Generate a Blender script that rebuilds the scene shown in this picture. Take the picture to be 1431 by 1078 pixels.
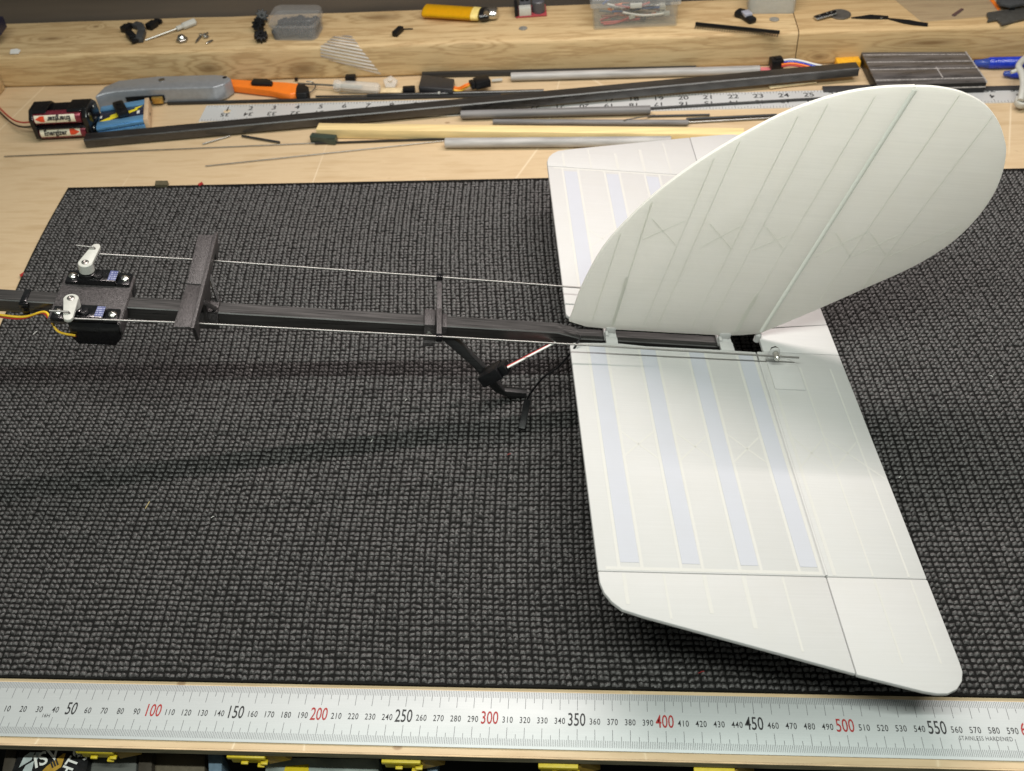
import bpy, bmesh, math, random
import numpy as np
from mathutils import Matrix, Vector

random.seed(7)
rng = np.random.default_rng(7)
for o in list(bpy.data.objects):
    bpy.data.objects.remove(o)
scene = bpy.context.scene
COL = scene.collection
V = Vector

# ------------------------------------------------------------------ camera
cam_d = bpy.data.cameras.new('camera')
cam = bpy.data.objects.new('camera', cam_d)
COL.objects.link(cam)
cam.matrix_world = Matrix(((0.9966746, 0.0039276, 0.0813901, 0.3620526), (0.0548665, 0.7061324, -0.7059509, -0.286953), (-0.0602449, 0.7080689, 0.7035688, 0.5567137), (0.0, 0.0, 0.0, 1.0)))
cam_d.sensor_fit = 'HORIZONTAL'
cam_d.sensor_width = 36.0
cam_d.lens = 36.6357
cam_d.clip_start = 0.01
cam_d.clip_end = 20
cam_d.dof.use_dof = True
cam_d.dof.focus_distance = 0.66
cam_d.dof.aperture_fstop = 16.0
scene.camera = cam

# ------------------------------------------------------------------ world and lamps
world = bpy.data.worlds.new('World')
scene.world = world
world.use_nodes = True
bg = world.node_tree.nodes['Background']
bg.inputs[0].default_value = (0.90, 1.0, 0.90, 1)
bg.inputs[1].default_value = 0.14

def tube_lamp(name, loc, target, length, width, power, color, rz):
    d = bpy.data.lights.new(name, 'AREA')
    d.shape = 'RECTANGLE'
    d.size, d.size_y = length, width
    d.energy = power
    d.color = color
    o = bpy.data.objects.new(name, d)
    COL.objects.link(o)
    zax = (V(loc) - V(target)).normalized()
    xax = V((math.cos(rz), math.sin(rz), 0))
    xax = (xax - zax * xax.dot(zax)).normalized()
    yax = zax.cross(xax)
    o.matrix_world = Matrix(((xax.x, yax.x, zax.x, loc[0]), (xax.y, yax.y, zax.y, loc[1]), (xax.z, yax.z, zax.z, loc[2]), (0, 0, 0, 1)))
    return o
# warm LED strip above the back of the bench, cooler greenish strip above its front
tube_lamp('rear_strip_lamp', (0.42, 0.53, 0.66), (0.40, 0.22, 0.0), 0.84, 0.010, 6.3, (1.0, 0.885, 0.845), math.radians(9.5))
tube_lamp('front_strip_lamp', (0.40, -0.22, 1.05), (0.38, 0.30, 0.0), 1.10, 0.028, 12.4, (0.94, 1.0, 0.92), math.radians(1.2))

scene.view_settings.view_transform = 'Standard'
scene.view_settings.look = 'None'
scene.view_settings.exposure = 0.0
scene.view_settings.gamma = 1.0
scene.cycles.max_bounces = 8

# ------------------------------------------------------------------ materials
def new_mat(name):
    m = bpy.data.materials.new(name)
    m.use_nodes = True
    nt = m.node_tree
    return m, nt, nt.nodes['Principled BSDF']

def node(nt, t, **kw):
    n = nt.nodes.new(t)
    for k, v in kw.items():
        setattr(n, k, v)
    return n

def coords(nt, scale=(1, 1, 1), rot=(0, 0, 0), loc=(0, 0, 0)):
    tc = node(nt, 'ShaderNodeTexCoord')
    mp = node(nt, 'ShaderNodeMapping')
    mp.inputs['Scale'].default_value = scale
    mp.inputs['Rotation'].default_value = rot
    mp.inputs['Location'].default_value = loc
    nt.links.new(tc.outputs['Object'], mp.inputs['Vector'])
    return mp.outputs[0]

def noise(nt, vec, scale, detail=3, rough=0.55):
    n = node(nt, 'ShaderNodeTexNoise')
    n.inputs['Scale'].default_value = scale
    n.inputs['Detail'].default_value = detail
    n.inputs['Roughness'].default_value = rough
    nt.links.new(vec, n.inputs['Vector'])
    return n.outputs['Fac']

def ramp(nt, fac, stops):
    r = node(nt, 'ShaderNodeValToRGB')
    el = r.color_ramp.elements
    while len(el) < len(stops):
        el.new(0.5)
    for e, (p, c) in zip(el, stops):
        e.position = p
        e.color = (c[0], c[1], c[2], 1)
    nt.links.new(fac, r.inputs[0])
    return r.outputs[0]

def mixc(nt, fac, a, b, mode='MIX'):
    m = node(nt, 'ShaderNodeMix', data_type='RGBA', blend_type=mode)
    for sock, v in ((m.inputs['Factor'], fac), (m.inputs['A'], a), (m.inputs['B'], b)):
        if isinstance(v, bpy.types.NodeSocket):
            nt.links.new(v, sock)
        elif isinstance(v, (int, float)):
            sock.default_value = v
        else:
            sock.default_value = (v[0], v[1], v[2], 1)
    return m.outputs['Result']

def math_n(nt, op, a, b=None):
    m = node(nt, 'ShaderNodeMath', operation=op)
    for s, v in zip(m.inputs, (a, b)):
        if v is None:
            continue
        if isinstance(v, bpy.types.NodeSocket):
            nt.links.new(v, s)
        else:
            s.default_value = v
    return m.outputs[0]

def bump(nt, bsdf, height, strength, dist):
    b = node(nt, 'ShaderNodeBump')
    b.inputs['Strength'].default_value = strength
    b.inputs['Distance'].default_value = dist
    nt.links.new(height, b.inputs['Height'])
    nt.links.new(b.outputs[0], bsdf.inputs['Normal'])

MC = {}
def mat(name, col, rough=0.5, metal=0.0, var=0.12, vs=300.0, bmp=0.0, bs=1500.0, coat=0.0, stretch=(1, 1, 1), spec=0.5):
    """plain procedural material: base colour with soft mottling, roughness variation and fine relief"""
    if name in MC:
        return MC[name]
    m, nt, b = new_mat(name)
    vec = coords(nt, stretch)
    f = noise(nt, vec, vs)
    lo = [c * (1 - var) for c in col]
    hi = [min(1, c * (1 + var)) for c in col]
    nt.links.new(ramp(nt, f, [(0.3, lo), (0.7, hi)]), b.inputs['Base Color'])
    rr = ramp(nt, f, [(0.3, [max(0.02, rough - 0.08)] * 3), (0.7, [min(1, rough + 0.08)] * 3)])
    nt.links.new(rr, b.inputs['Roughness'])
    b.inputs['Metallic'].default_value = metal
    b.inputs['Coat Weight'].default_value = coat
    b.inputs['Specular IOR Level'].default_value = spec
    if bmp:
        bump(nt, b, noise(nt, vec, bs, 2), bmp, 0.0004)
    MC[name] = m
    return m

def wood(name, base, dark, axis_scale, knots=(), grain=0.5, blotch=None):
    """pine: grain lines stretched along X, with knots (centre, radius, tint) given in metres of world space"""
    m, nt, b = new_mat(name)
    tc = node(nt, 'ShaderNodeTexCoord')
    pos = tc.outputs['Object']
    warp = None
    kmask = None
    for (kx, ky, kz, rx, ry) in knots:
        sub = node(nt, 'ShaderNodeVectorMath', operation='SUBTRACT')
        nt.links.new(pos, sub.inputs[0]); sub.inputs[1].default_value = (kx, ky, kz)
        mul = node(nt, 'ShaderNodeVectorMath', operation='MULTIPLY')
        nt.links.new(sub.outputs[0], mul.inputs[0]); mul.inputs[1].default_value = (1 / rx, 1 / ry, 1 / ry)
        ln = node(nt, 'ShaderNodeVectorMath', operation='LENGTH')
        nt.links.new(mul.outputs[0], ln.inputs[0])
        d = ln.outputs['Value']
        g = math_n(nt, 'POWER', 2.718, math_n(nt, 'MULTIPLY', math_n(nt, 'MULTIPLY', d, d), -0.55))
        warp = g if warp is None else math_n(nt, 'ADD', warp, g)
        core = math_n(nt, 'POWER', 2.718, math_n(nt, 'MULTIPLY', math_n(nt, 'MULTIPLY', d, d), -3.0))
        kmask = core if kmask is None else math_n(nt, 'ADD', kmask, core)
    mp = node(nt, 'ShaderNodeMapping')
    mp.inputs['Scale'].default_value = axis_scale
    nt.links.new(pos, mp.inputs['Vector'])
    n1 = noise(nt, mp.outputs[0], 6, 5, 0.6)
    mp2 = node(nt, 'ShaderNodeMapping')
    mp2.inputs['Scale'].default_value = (axis_scale[0] * 0.8, axis_scale[1] * 6, axis_scale[2] * 6)
    nt.links.new(pos, mp2.inputs['Vector'])
    n2 = noise(nt, mp2.outputs[0], 14, 3, 0.7)
    v = n1
    if warp is not None:
        v = math_n(nt, 'ADD', v, math_n(nt, 'MULTIPLY', warp, 0.65))
    rings = math_n(nt, 'SINE', math_n(nt, 'MULTIPLY', v, 26.0))
    rings = math_n(nt, 'ADD', math_n(nt, 'MULTIPLY', rings, 0.5), 0.5)
    rings = math_n(nt, 'POWER', rings, 3.0)
    fac = math_n(nt, 'ADD', math_n(nt, 'MULTIPLY', rings, grain), math_n(nt, 'MULTIPLY', n2, 0.35))
    c = mixc(nt, fac, base, dark)
    mp3 = node(nt, 'ShaderNodeMapping')
    mp3.inputs['Scale'].default_value = (axis_scale[0] * 5, axis_scale[1] * 30, axis_scale[2] * 30)
    nt.links.new(pos, mp3.inputs['Vector'])
    pore = noise(nt, mp3.outputs[0], 4, 3, 0.6)
    c = mixc(nt, ramp(nt, pore, [(0.56, (0, 0, 0)), (0.68, (0.55,) * 3)]), c, [dark[0] * 0.8, dark[1] * 0.8, dark[2] * 0.8])
    big = noise(nt, coords(nt, (1.2, 3, 3)), 9, 4)
    c = mixc(nt, ramp(nt, big, [(0.35, (0, 0, 0)), (0.7, (0.45, 0.45, 0.45))]), c, blotch or [base[0] * 0.8, base[1] * 0.72, base[2] * 0.6])
    if kmask is not None:
        c = mixc(nt, math_n(nt, 'MINIMUM', math_n(nt, 'MULTIPLY', kmask, 0.75), 0.8), c, [dark[0] * 0.5, dark[1] * 0.45, dark[2] * 0.4])
    nt.links.new(c, b.inputs['Base Color'])
    b.inputs['Roughness'].default_value = 0.62
    b.inputs['Specular IOR Level'].default_value = 0.3
    bump(nt, b, n2, 0.25, 0.0006)
    return m

def white_print(name, col, trans=0.22, rough=0.62, lines=(14, 900, 14), amt=0.045):
    """3D-printed translucent white plastic with faint layer lines"""
    m, nt, b = new_mat(name)
    f = noise(nt, coords(nt, lines), 1.0, 4, 0.75)
    f2 = noise(nt, coords(nt), 60, 3)
    c = ramp(nt, f, [(0.25, [k * (1 - amt) for k in col]), (0.75, [min(1, k * (1 + amt * 0.6)) for k in col])])
    c = mixc(nt, ramp(nt, f2, [(0.4, (0, 0, 0)), (0.8, (0.25, 0.25, 0.25))]), c, [col[0] * 0.95, col[1] * 0.94, col[2] * 0.9])
    nt.links.new(c, b.inputs['Base Color'])
    b.inputs['Roughness'].default_value = rough
    b.inputs['Specular IOR Level'].default_value = 0.22
    bump(nt, b, f, 0.10, 0.0003)
    t = node(nt, 'ShaderNodeBsdfTranslucent')
    nt.links.new(c, t.inputs['Color'])
    mx = node(nt, 'ShaderNodeMixShader')
    mx.inputs[0].default_value = trans
    nt.links.new(b.outputs[0], mx.inputs[1]); nt.links.new(t.outputs[0], mx.inputs[2])
    nt.links.new(mx.outputs[0], nt.nodes['Material Output'].inputs['Surface'])
    return m

def clear(name, tint=(1, 1, 1), opac=0.35, rough=0.25, milk=(0.75, 0.75, 0.74)):
    m, nt, b = new_mat(name)
    f = noise(nt, coords(nt), 220, 3)
    nt.links.new(ramp(nt, f, [(0.3, [k * 0.9 for k in milk]), (0.7, milk)]), b.inputs['Base Color'])
    b.inputs['Roughness'].default_value = rough
    t = node(nt, 'ShaderNodeBsdfTransparent')
    t.inputs[0].default_value = (*tint, 1)
    mx = node(nt, 'ShaderNodeMixShader')
    mx.inputs[0].default_value = opac
    nt.links.new(t.outputs[0], mx.inputs[1]); nt.links.new(b.outputs[0], mx.inputs[2])
    nt.links.new(mx.outputs[0], nt.nodes['Material Output'].inputs['Surface'])
    return m

# ------------------------------------------------------------------ geometry helpers
ORG = {}
def tag(o, label=None, cat=None, group=None, kind=None):
    for k, v in (('label', label), ('category', cat), ('group', group), ('kind', kind)):
        if v:
            o[k] = v
    return o

def thing(name, label, cat, loc, group=None):
    o = bpy.data.objects.new(name, None)
    o.empty_display_size = 0.01
    COL.objects.link(o)
    o.location = loc
    ORG[o.name] = V(loc)
    return tag(o, label, cat, group)

def finish(me, angle=40):
    for p in me.polygons:
        p.use_smooth = True
    me.set_sharp_from_angle(angle=math.radians(angle))

def obj(name, bm, m, parent=None, label=None, cat=None, group=None, kind=None, local=False, angle=32, origin=None):
    bmesh.ops.recalc_face_normals(bm, faces=bm.faces)
    if local:
        org = V((0, 0, 0))
    elif parent is not None:
        org = ORG[parent.name]
    else:
        if origin is None:
            cs = [v.co for v in bm.verts]
            origin = (sum(c.x for c in cs) / len(cs), sum(c.y for c in cs) / len(cs), min(c.z for c in cs))
        org = V(origin)
    if org.length:
        bm.transform(Matrix.Translation(-org))
    me = bpy.data.meshes.new(name)
    bm.to_mesh(me)
    bm.free()
    finish(me, angle)
    me.materials.append(m)
    o = bpy.data.objects.new(name, me)
    COL.objects.link(o)
    if parent is not None:
        o.parent = parent
    elif not local:
        o.location = org
    ORG[o.name] = org
    return tag(o, label, cat, group, kind)

def prism(pts, a, b, axes=None, bev=0.0, seg=2):
    """closed 2-D outline swept from a to b. axes: function (x, y, t) -> point"""
    bm = bmesh.new()
    f = axes or (lambda x, y, t: (x, y, t))
    lo = [bm.verts.new(f(p[0], p[1], a)) for p in pts]
    hi = [bm.verts.new(f(p[0], p[1], b)) for p in pts]
    n = len(pts)
    bm.faces.new(lo[::-1]); bm.faces.new(hi)
    for i in range(n):
        bm.faces.new((lo[i], lo[(i + 1) % n], hi[(i + 1) % n], hi[i]))
    bmesh.ops.recalc_face_normals(bm, faces=bm.faces)
    if bev:
        es = [e for e in bm.edges if e.calc_face_angle(0) > 0.5]
        bmesh.ops.bevel(bm, geom=es, offset=bev, segments=seg, profile=0.5, affect='EDGES', clamp_overlap=True)
    return bm

def hexa(c, bev=0.0, seg=2):
    """box from 8 corners: 4 bottom (ccw) then 4 top"""
    bm = bmesh.new()
    v = [bm.verts.new(p) for p in c]
    for f in ((3, 2, 1, 0), (4, 5, 6, 7), (0, 1, 5, 4), (1, 2, 6, 5), (2, 3, 7, 6), (3, 0, 4, 7)):
        bm.faces.new([v[i] for i in f])
    bmesh.ops.recalc_face_normals(bm, faces=bm.faces)
    if bev:
        bmesh.ops.bevel(bm, geom=bm.edges[:], offset=bev, segments=seg, profile=0.5, affect='EDGES', clamp_overlap=True)
    return bm

def box(x0, x1, y0, y1, z0, z1, bev=0.0, seg=2):
    return hexa([(x0, y0, z0), (x1, y0, z0), (x1, y1, z0), (x0, y1, z0), (x0, y0, z1), (x1, y0, z1), (x1, y1, z1), (x0, y1, z1)], bev, seg)

def frame_to(p0, p1, up=(0, 0, 1)):
    p0, p1 = V(p0), V(p1)
    x = (p1 - p0).normalized()
    y = V(up).cross(x).normalized()
    z = x.cross(y)
    return Matrix(((x.x, y.x, z.x, p0.x), (x.y, y.y, z.y, p0.y), (x.z, y.z, z.z, p0.z), (0, 0, 0, 1))), (p1 - p0).length

def bar(p0, p1, w, h, bev=0.0, up=(0, 0, 1)):
    M, L = frame_to(p0, p1, up)
    bm = box(0, L, -w / 2, w / 2, -h / 2, h / 2, bev)
    bm.transform(M)
    return bm

def rings(rr, close=True):
    bm = bmesh.new()
    vs = [[bm.verts.new(p) for p in r] for r in rr]
    n = len(rr[0])
    for a, b in zip(vs, vs[1:]):
        for i in range(n):
            bm.faces.new((a[i], a[(i + 1) % n], b[(i + 1) % n], b[i]))
    if close:
        bm.faces.new(vs[0][::-1]); bm.faces.new(vs[-1])
    return bm

def tube(path, r, n=10, close=True):
    """round tube along a polyline; r a number or one per point"""
    P = [V(p) for p in path]
    R = r if isinstance(r, (list, tuple)) else [r] * len(P)
    out = []
    ref = V((0.13, 0.31, 0.94))
    for i, p in enumerate(P):
        t = (P[min(i + 1, len(P) - 1)] - P[max(i - 1, 0)]).normalized()
        a = t.cross(ref).normalized()
        b = t.cross(a)
        out.append([p + (a * math.cos(k * 2 * math.pi / n) + b * math.sin(k * 2 * math.pi / n)) * R[i] for k in range(n)])
    return rings(out, close)

def smooth_path(pts, k=6):
    """Catmull-Rom through points"""
    P = [V(p) for p in pts]
    out = []
    for i in range(len(P) - 1):
        a, b, c, d = P[max(i - 1, 0)], P[i], P[i + 1], P[min(i + 2, len(P) - 1)]
        for j in range(k):
            t = j / k
            out.append(0.5 * ((2 * b) + (c - a) * t + (2 * a - 5 * b + 4 * c - d) * t * t + (3 * b - a - 3 * c + d) * t ** 3))
    out.append(P[-1])
    return out

def lathe(prof, base, axis=(0, 0, 1), n=20):
    """prof: (radius, height) list along axis from base"""
    ax = V(axis).normalized()
    ref = V((1, 0, 0)) if abs(ax.x) < 0.9 else V((0, 1, 0))
    a = ax.cross(ref).normalized(); b = ax.cross(a)
    base = V(base)
    return rings([[base + ax * h + (a * math.cos(k * 2 * math.pi / n) + b * math.sin(k * 2 * math.pi / n)) * max(r, 1e-5) for k in range(n)] for r, h in prof])

def hollow(path2, w, h, t):
    """rectangular tube with a bore at its ends, axis path2[0]->path2[1]"""
    M, L = frame_to(*path2)
    def sq(k, x, c):
        a, b = w / 2 - k, h / 2 - k
        return [V((x, y, z)) for y, z in ((-a + c, -b), (a - c, -b), (a, -b + c), (a, b - c), (a - c, b), (-a + c, b), (-a, b - c), (-a, -b + c))]
    bm = rings([sq(t, 0.02, 0.0004), sq(t, 0, 0.0004), sq(0, 0, 0.0010), sq(0, L, 0.0010), sq(t, L, 0.0004), sq(t, L - 0.02, 0.0004)])
    bm.transform(M)
    return bm

def merge(*bms):
    me = bpy.data.meshes.new('tmp')
    out = bmesh.new()
    for b in bms:
        b.to_mesh(me)
        out.from_mesh(me)
        b.free()
    bpy.data.meshes.remove(me)
    return out

def quads(list4):
    bm = bmesh.new()
    for q in list4:
        bm.faces.new([bm.verts.new(p) for p in q])
    return bm

def dup(root, loc, label=None, rz=0.0, group=None, scale=None):
    c = root.copy(); COL.objects.link(c); c.location = loc
    c.rotation_euler = (0, 0, rz)
    if scale: c.scale = scale
    if label: c['label'] = label
    if group: c['group'] = group
    for ch in list(root.children):
        d = ch.copy(); COL.objects.link(d); d.parent = c
        for g in ch.children:
            e = g.copy(); COL.objects.link(e); e.parent = d
    return c

def text_bm(s, size, M, sx=1.0, align='CENTER', wrap=None, spacing=1.0, bold=0.0):
    """flat lettering as a mesh, laid in the XY plane of matrix M"""
    cu = bpy.data.curves.new('t', 'FONT')
    cu.body = s; cu.size = size; cu.align_x = align; cu.align_y = 'CENTER'
    cu.space_character = spacing
    cu.offset = bold
    cu.resolution_u = 3
    o = bpy.data.objects.new('t', cu)
    COL.objects.link(o)
    me = bpy.data.meshes.new_from_object(o)
    bm = bmesh.new(); bm.from_mesh(me)
    bpy.data.objects.remove(o); bpy.data.curves.remove(cu); bpy.data.meshes.remove(me)
    for v in bm.verts:
        v.co.x *= sx
        if wrap:
            a = v.co.y / wrap
            v.co.y, v.co.z = wrap * math.sin(a), wrap * math.cos(a)
    bm.transform(M)
    return bm

def MX(origin, x, y):
    x, y = V(x).normalized(), V(y)
    z = x.cross(y).normalized(); y = z.cross(x)
    o = V(origin)
    return Matrix(((x.x, y.x, z.x, o.x), (x.y, y.y, z.y, o.y), (x.z, y.z, z.z, o.z), (0, 0, 0, 1)))

# ------------------------------------------------------------------ shared materials
M_PLY = None
carbon = mat('carbon', (0.019, 0.0172, 0.0165), 0.34, 0, 0.7, 1.0, 0.04, 1.0, stretch=(25, 900, 900), spec=1.0)
carbon_grey = mat('carbon_grey', (0.17, 0.165, 0.165), 0.5, 0, 0.3, 1.0, 0.1, 1.0, stretch=(18, 500, 500))
carbon_pale = mat('carbon_pale', (0.36, 0.35, 0.34), 0.42, 0, 0.28, 1.0, 0.1, 1.0, stretch=(22, 160, 160))
carbon_dark = mat('carbon_dark', (0.022, 0.022, 0.023), 0.45, 0, 0.4, 1.0, 0.1, 1.0, stretch=(25, 700, 700))
printed_black = mat('printed_black', (0.055, 0.049, 0.050), 0.40, 0, 0.65, 950, 1.0, 1300)
black_gloss = mat('black_gloss', (0.005, 0.005, 0.006), 0.20, 0, 0.2, 200, 0.05, 600)
black_plastic = mat('black_plastic', (0.006, 0.006, 0.007), 0.42, 0, 0.25, 400, 0.1, spec=0.3)
steel = mat('steel', (0.62, 0.61, 0.58), 0.24, 1.0, 0.12, 900)
dull_steel = mat('dull_steel', (0.33, 0.32, 0.30), 0.38, 1.0, 0.2, 700)
wire_steel = mat('wire_steel', (0.27, 0.26, 0.25), 0.42, 0.9, 0.0, 60)
white_nylon = mat('white_nylon', (0.47, 0.47, 0.435), 0.42, 0, 0.05, 400, 0.08)
white_paint = mat('white_paint', (0.74, 0.74, 0.71), 0.5, 0, 0.04, 500)
yellow_wire = mat('yellow_wire', (0.75, 0.47, 0.03), 0.4, 0, 0.1, 300)
red_wire = mat('red_wire', (0.40, 0.025, 0.02), 0.4, 0, 0.15, 300)
orange_pl = mat('orange_plastic', (0.86, 0.20, 0.015), 0.38, 0, 0.06, 250, 0.1)
blue_pen = mat('blue_plastic', (0.010, 0.035, 0.42), 0.22, 0, 0.15, 250)
print_white = white_print('print_white', (0.615, 0.612, 0.606))
print_fin = white_print('print_fin', (0.86, 0.86, 0.825), trans=0.55, lines=(12, 12, 700), amt=0.05)
print_cream = white_print('print_cream', (0.626, 0.621, 0.596), trans=0.2, amt=0.02)
print_blue = white_print('print_blue', (0.535, 0.551, 0.604), trans=0.2, amt=0.02)
print_rib = white_print('print_rib', (0.93, 0.93, 0.90), trans=0.78, amt=0.02)
print_spar = white_print('print_spar', (0.95, 0.955, 0.92), trans=0.5, lines=(12, 12, 700), amt=0.02)
green_black = mat('green_black', (0.035, 0.050, 0.038), 0.35, 0, 0.4, 1.0, 0.1, 1.0, stretch=(30, 600, 600))
ink = mat('ink_black', (0.018, 0.018, 0.02), 0.6, 0, 0.2, 900)
ink_red = mat('ink_red', (0.33, 0.022, 0.02), 0.6, 0, 0.2, 900)
ink_grey = mat('ink_grey', (0.10, 0.10, 0.11), 0.6, 0, 0.3, 900)

# ------------------------------------------------------------------ bench, timber, wall
def plywood():
    m, nt, b = new_mat('birch_ply')
    f1 = noise(nt, coords(nt, (2.2, 16, 16)), 7, 5, 0.6)
    f2 = noise(nt, coords(nt, (5, 160, 20)), 10, 4, 0.7)
    f3 = noise(nt, coords(nt), 11, 4, 0.6)
    c = ramp(nt, f1, [(0.3, (0.56, 0.415, 0.255)), (0.5, (0.62, 0.475, 0.30)), (0.72, (0.51, 0.37, 0.215))])
    c = mixc(nt, math_n(nt, 'MULTIPLY', f2, 0.28), c, (0.45, 0.31, 0.17))
    c = mixc(nt, ramp(nt, f3, [(0.55, (0, 0, 0)), (0.8, (0.4, 0.4, 0.4))]), c, (0.52, 0.37, 0.21))
    # pale scratches
    wv = node(nt, 'ShaderNodeTexVoronoi', feature='DISTANCE_TO_EDGE')
    wv.inputs['Scale'].default_value = 7
    nt.links.new(coords(nt, (1, 0.28, 1), (0, 0, 0.7)), wv.inputs['Vector'])
    sc = ramp(nt, wv.outputs['Distance'], [(0.0, (0.75, 0.75, 0.75)), (0.005, (0, 0, 0))])
    patch = ramp(nt, noise(nt, coords(nt), 5, 2), [(0.46, (0, 0, 0)), (0.56, (1, 1, 1))])
    c = mixc(nt, math_n(nt, 'MULTIPLY', sc, patch), c, (0.78, 0.66, 0.48))
    # small brown specks
    vs = node(nt, 'ShaderNodeTexVoronoi')
    vs.inputs['Scale'].default_value = 26
    nt.links.new(coords(nt, (1, 1.6, 1)), vs.inputs['Vector'])
    sp = ramp(nt, vs.outputs['Distance'], [(0.05, (0.7, 0.7, 0.7)), (0.09, (0, 0, 0))])
    pk = ramp(nt, noise(nt, coords(nt), 14, 1), [(0.56, (0, 0, 0)), (0.6, (1, 1, 1))])
    c = mixc(nt, math_n(nt, 'MULTIPLY', sp, pk), c, (0.25, 0.14, 0.07))
    nt.links.new(c, b.inputs['Base Color'])
    b.inputs['Roughness'].default_value = 0.5
    bump(nt, b, f2, 0.15, 0.0004)
    return m
ply = plywood()
bench = obj('bench_top', box(-0.75, 1.45, -0.0215, 0.90, -0.0058, -0.0010), ply, kind='structure', local=True)
ply_edge = mat('ply_edge', (0.145, 0.125, 0.075), 0.8, 0, 0.5, 1.0, 0.5, 1.0, stretch=(50, 900, 900))
obj('edge_ply', box(-0.75, 1.45, -0.0225, -0.0216, -0.0062, -0.0016), ply_edge, bench, local=True)
ply_core = mat('ply_core', (0.60, 0.44, 0.27), 0.8, 0, 0.25, 1.0, 0.4, 1.0, stretch=(60, 700, 700))
obj('edge_lip', box(-0.75, 1.45, -0.0225, -0.0216, -0.00158, -0.00104), ply_core, bench, local=True)

TO = (0.10, 0.79, -0.001)
def rel(k, o):
    return (k[0] - o[0], k[1] - o[1], k[2] - o[2], k[3], k[4])
knotsA = [rel(k, TO) for k in [(-0.25022, 0.7916, 0.0378, 0.022, 0.007), (0.22515, 0.74773, 0.036, 0.022, 0.009), (-0.20761, 0.81833, 0.0378, 0.006, 0.004), (-0.06306, 0.7525, 0.01602, 0.02, 0.01), (0.04311, 0.7525, 0.01187, 0.03, 0.012), (0.12099, 0.81808, 0.0378, 0.035, 0.012)]]
pineA = wood('pine_left', (0.66, 0.50, 0.28), (0.30, 0.18, 0.075), (1.5, 16, 16), knotsA, 0.50, (0.50, 0.33, 0.16))
TO2 = (0.95, 0.79, -0.001)
knotsB = [rel(k, TO2) for k in [(0.5973, 0.7525, 0.00859, 0.012, 0.005), (0.70838, 0.7525, 0.02104, 0.05, 0.006)]]
pineB = wood('pine_right', (0.60, 0.44, 0.235), (0.33, 0.20, 0.085), (1.2, 22, 22), knotsB, 0.52, (0.48, 0.32, 0.15))
def timber(x0, x1, skew, m, label, org):
    r = 0.0045
    prof = []
    y0, y1, z0, z1 = 0.7525, 0.8360, -0.0009, 0.0375
    for cy, cz, a0 in ((y0 + r, z0 + r, 180), (y1 - r, z0 + r, 270), (y1 - r, z1 - r, 0), (y0 + r, z1 - r, 90)):
        for k in range(5):
            a = math.radians(a0 + 22.5 * k)
            prof.append((cy + r * math.cos(a), cz + r * math.sin(a)))
    n = 24
    bm = rings([[V((x0 + (x1 - x0) * i / n + (skew if i == n else 0) * (p[0] - y0), p[0] + 0.0004 * math.sin(i * 1.7), p[1] + 0.0003 * math.sin(i * 2.3))) for p in prof] for i in range(n + 1)])
    return obj('timber', bm, m, label=label, cat='timber', origin=org)
timber(-0.50, 0.5720, 0.0, pineA, 'long pine timber at the back of the bench with knots, left of the butt joint', TO)
timber(0.5730, 1.40, 0.0, pineB, 'pine timber right of the butt joint, behind the sanding block', TO2)
sideb = box(-0.36, -0.3035, 0.60, 0.7515, -0.0009, 0.030, 0.0015)
obj('wood_block', sideb, pineA, label='short wood block at the left end of the bench against the long timber', cat='wood block')

wallm = mat('dark_board', (0.082, 0.066, 0.052), 0.75, 0, 0.35, 1.0, 0.2, 40, stretch=(2, 30, 30))
obj('wall', box(-0.9, 1.7, 0.840, 0.858, -0.001, 0.34), wallm, label='dark brown board wall behind the timber', cat='wall')

# ------------------------------------------------------------------ woven rubber mat
def mat_left(y):
    return -0.1165 - 0.0692 * (y - 0.02) - 0.003 * math.sin(y * 17)
MAT_Y0, MAT_Y1, MAT_X1 = 0.0210, 0.5470, 0.95
rubber_base = mat('rubber_base', (0.009, 0.0088, 0.0085), 0.9, 0, 0.3, 700, spec=0.1)
def rubber():
    m, nt, b = new_mat('rubber_knit')
    f = noise(nt, coords(nt), 1100, 4, 0.75)
    g = noise(nt, coords(nt), 9, 3)
    c = ramp(nt, f, [(0.34, (0.014, 0.0128, 0.0128)), (0.52, (0.036, 0.033, 0.033)), (0.70, (0.12, 0.111, 0.110))])
    c = mixc(nt, ramp(nt, g, [(0.4, (0, 0, 0)), (0.75, (0.35, 0.35, 0.35))]), c, (0.062, 0.055, 0.053))
    h = noise(nt, coords(nt, (1, 1, 0.2)), 330, 2)
    c = mixc(nt, ramp(nt, h, [(0.32, (0.45,) * 3), (0.60, (0.0,) * 3)]), c, (0.030, 0.028, 0.027))
    nt.links.new(c, b.inputs['Base Color'])
    b.inputs['Roughness'].default_value = 0.44
    b.inputs['Specular IOR Level'].default_value = 0.8
    bump(nt, b, f, 0.55, 0.0006)
    return m
mroot = thing('rubber_mat', 'large dark grey woven non-slip mat lying under the model tail', 'mat', (0.35, 0.28, -0.001))
base_pts = [(mat_left(MAT_Y0 + (MAT_Y1 - MAT_Y0) * i / 20) - 0.001, MAT_Y0 - 0.001 + (MAT_Y1 - MAT_Y0 + 0.002) * i / 20) for i in range(21)]
base_pts = [(MAT_X1, MAT_Y0 - 0.001)] + base_pts + [(MAT_X1, MAT_Y1 + 0.001)]
obj('backing', prism(base_pts, -0.0009, 0.0012), rubber_base, mroot)
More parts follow.
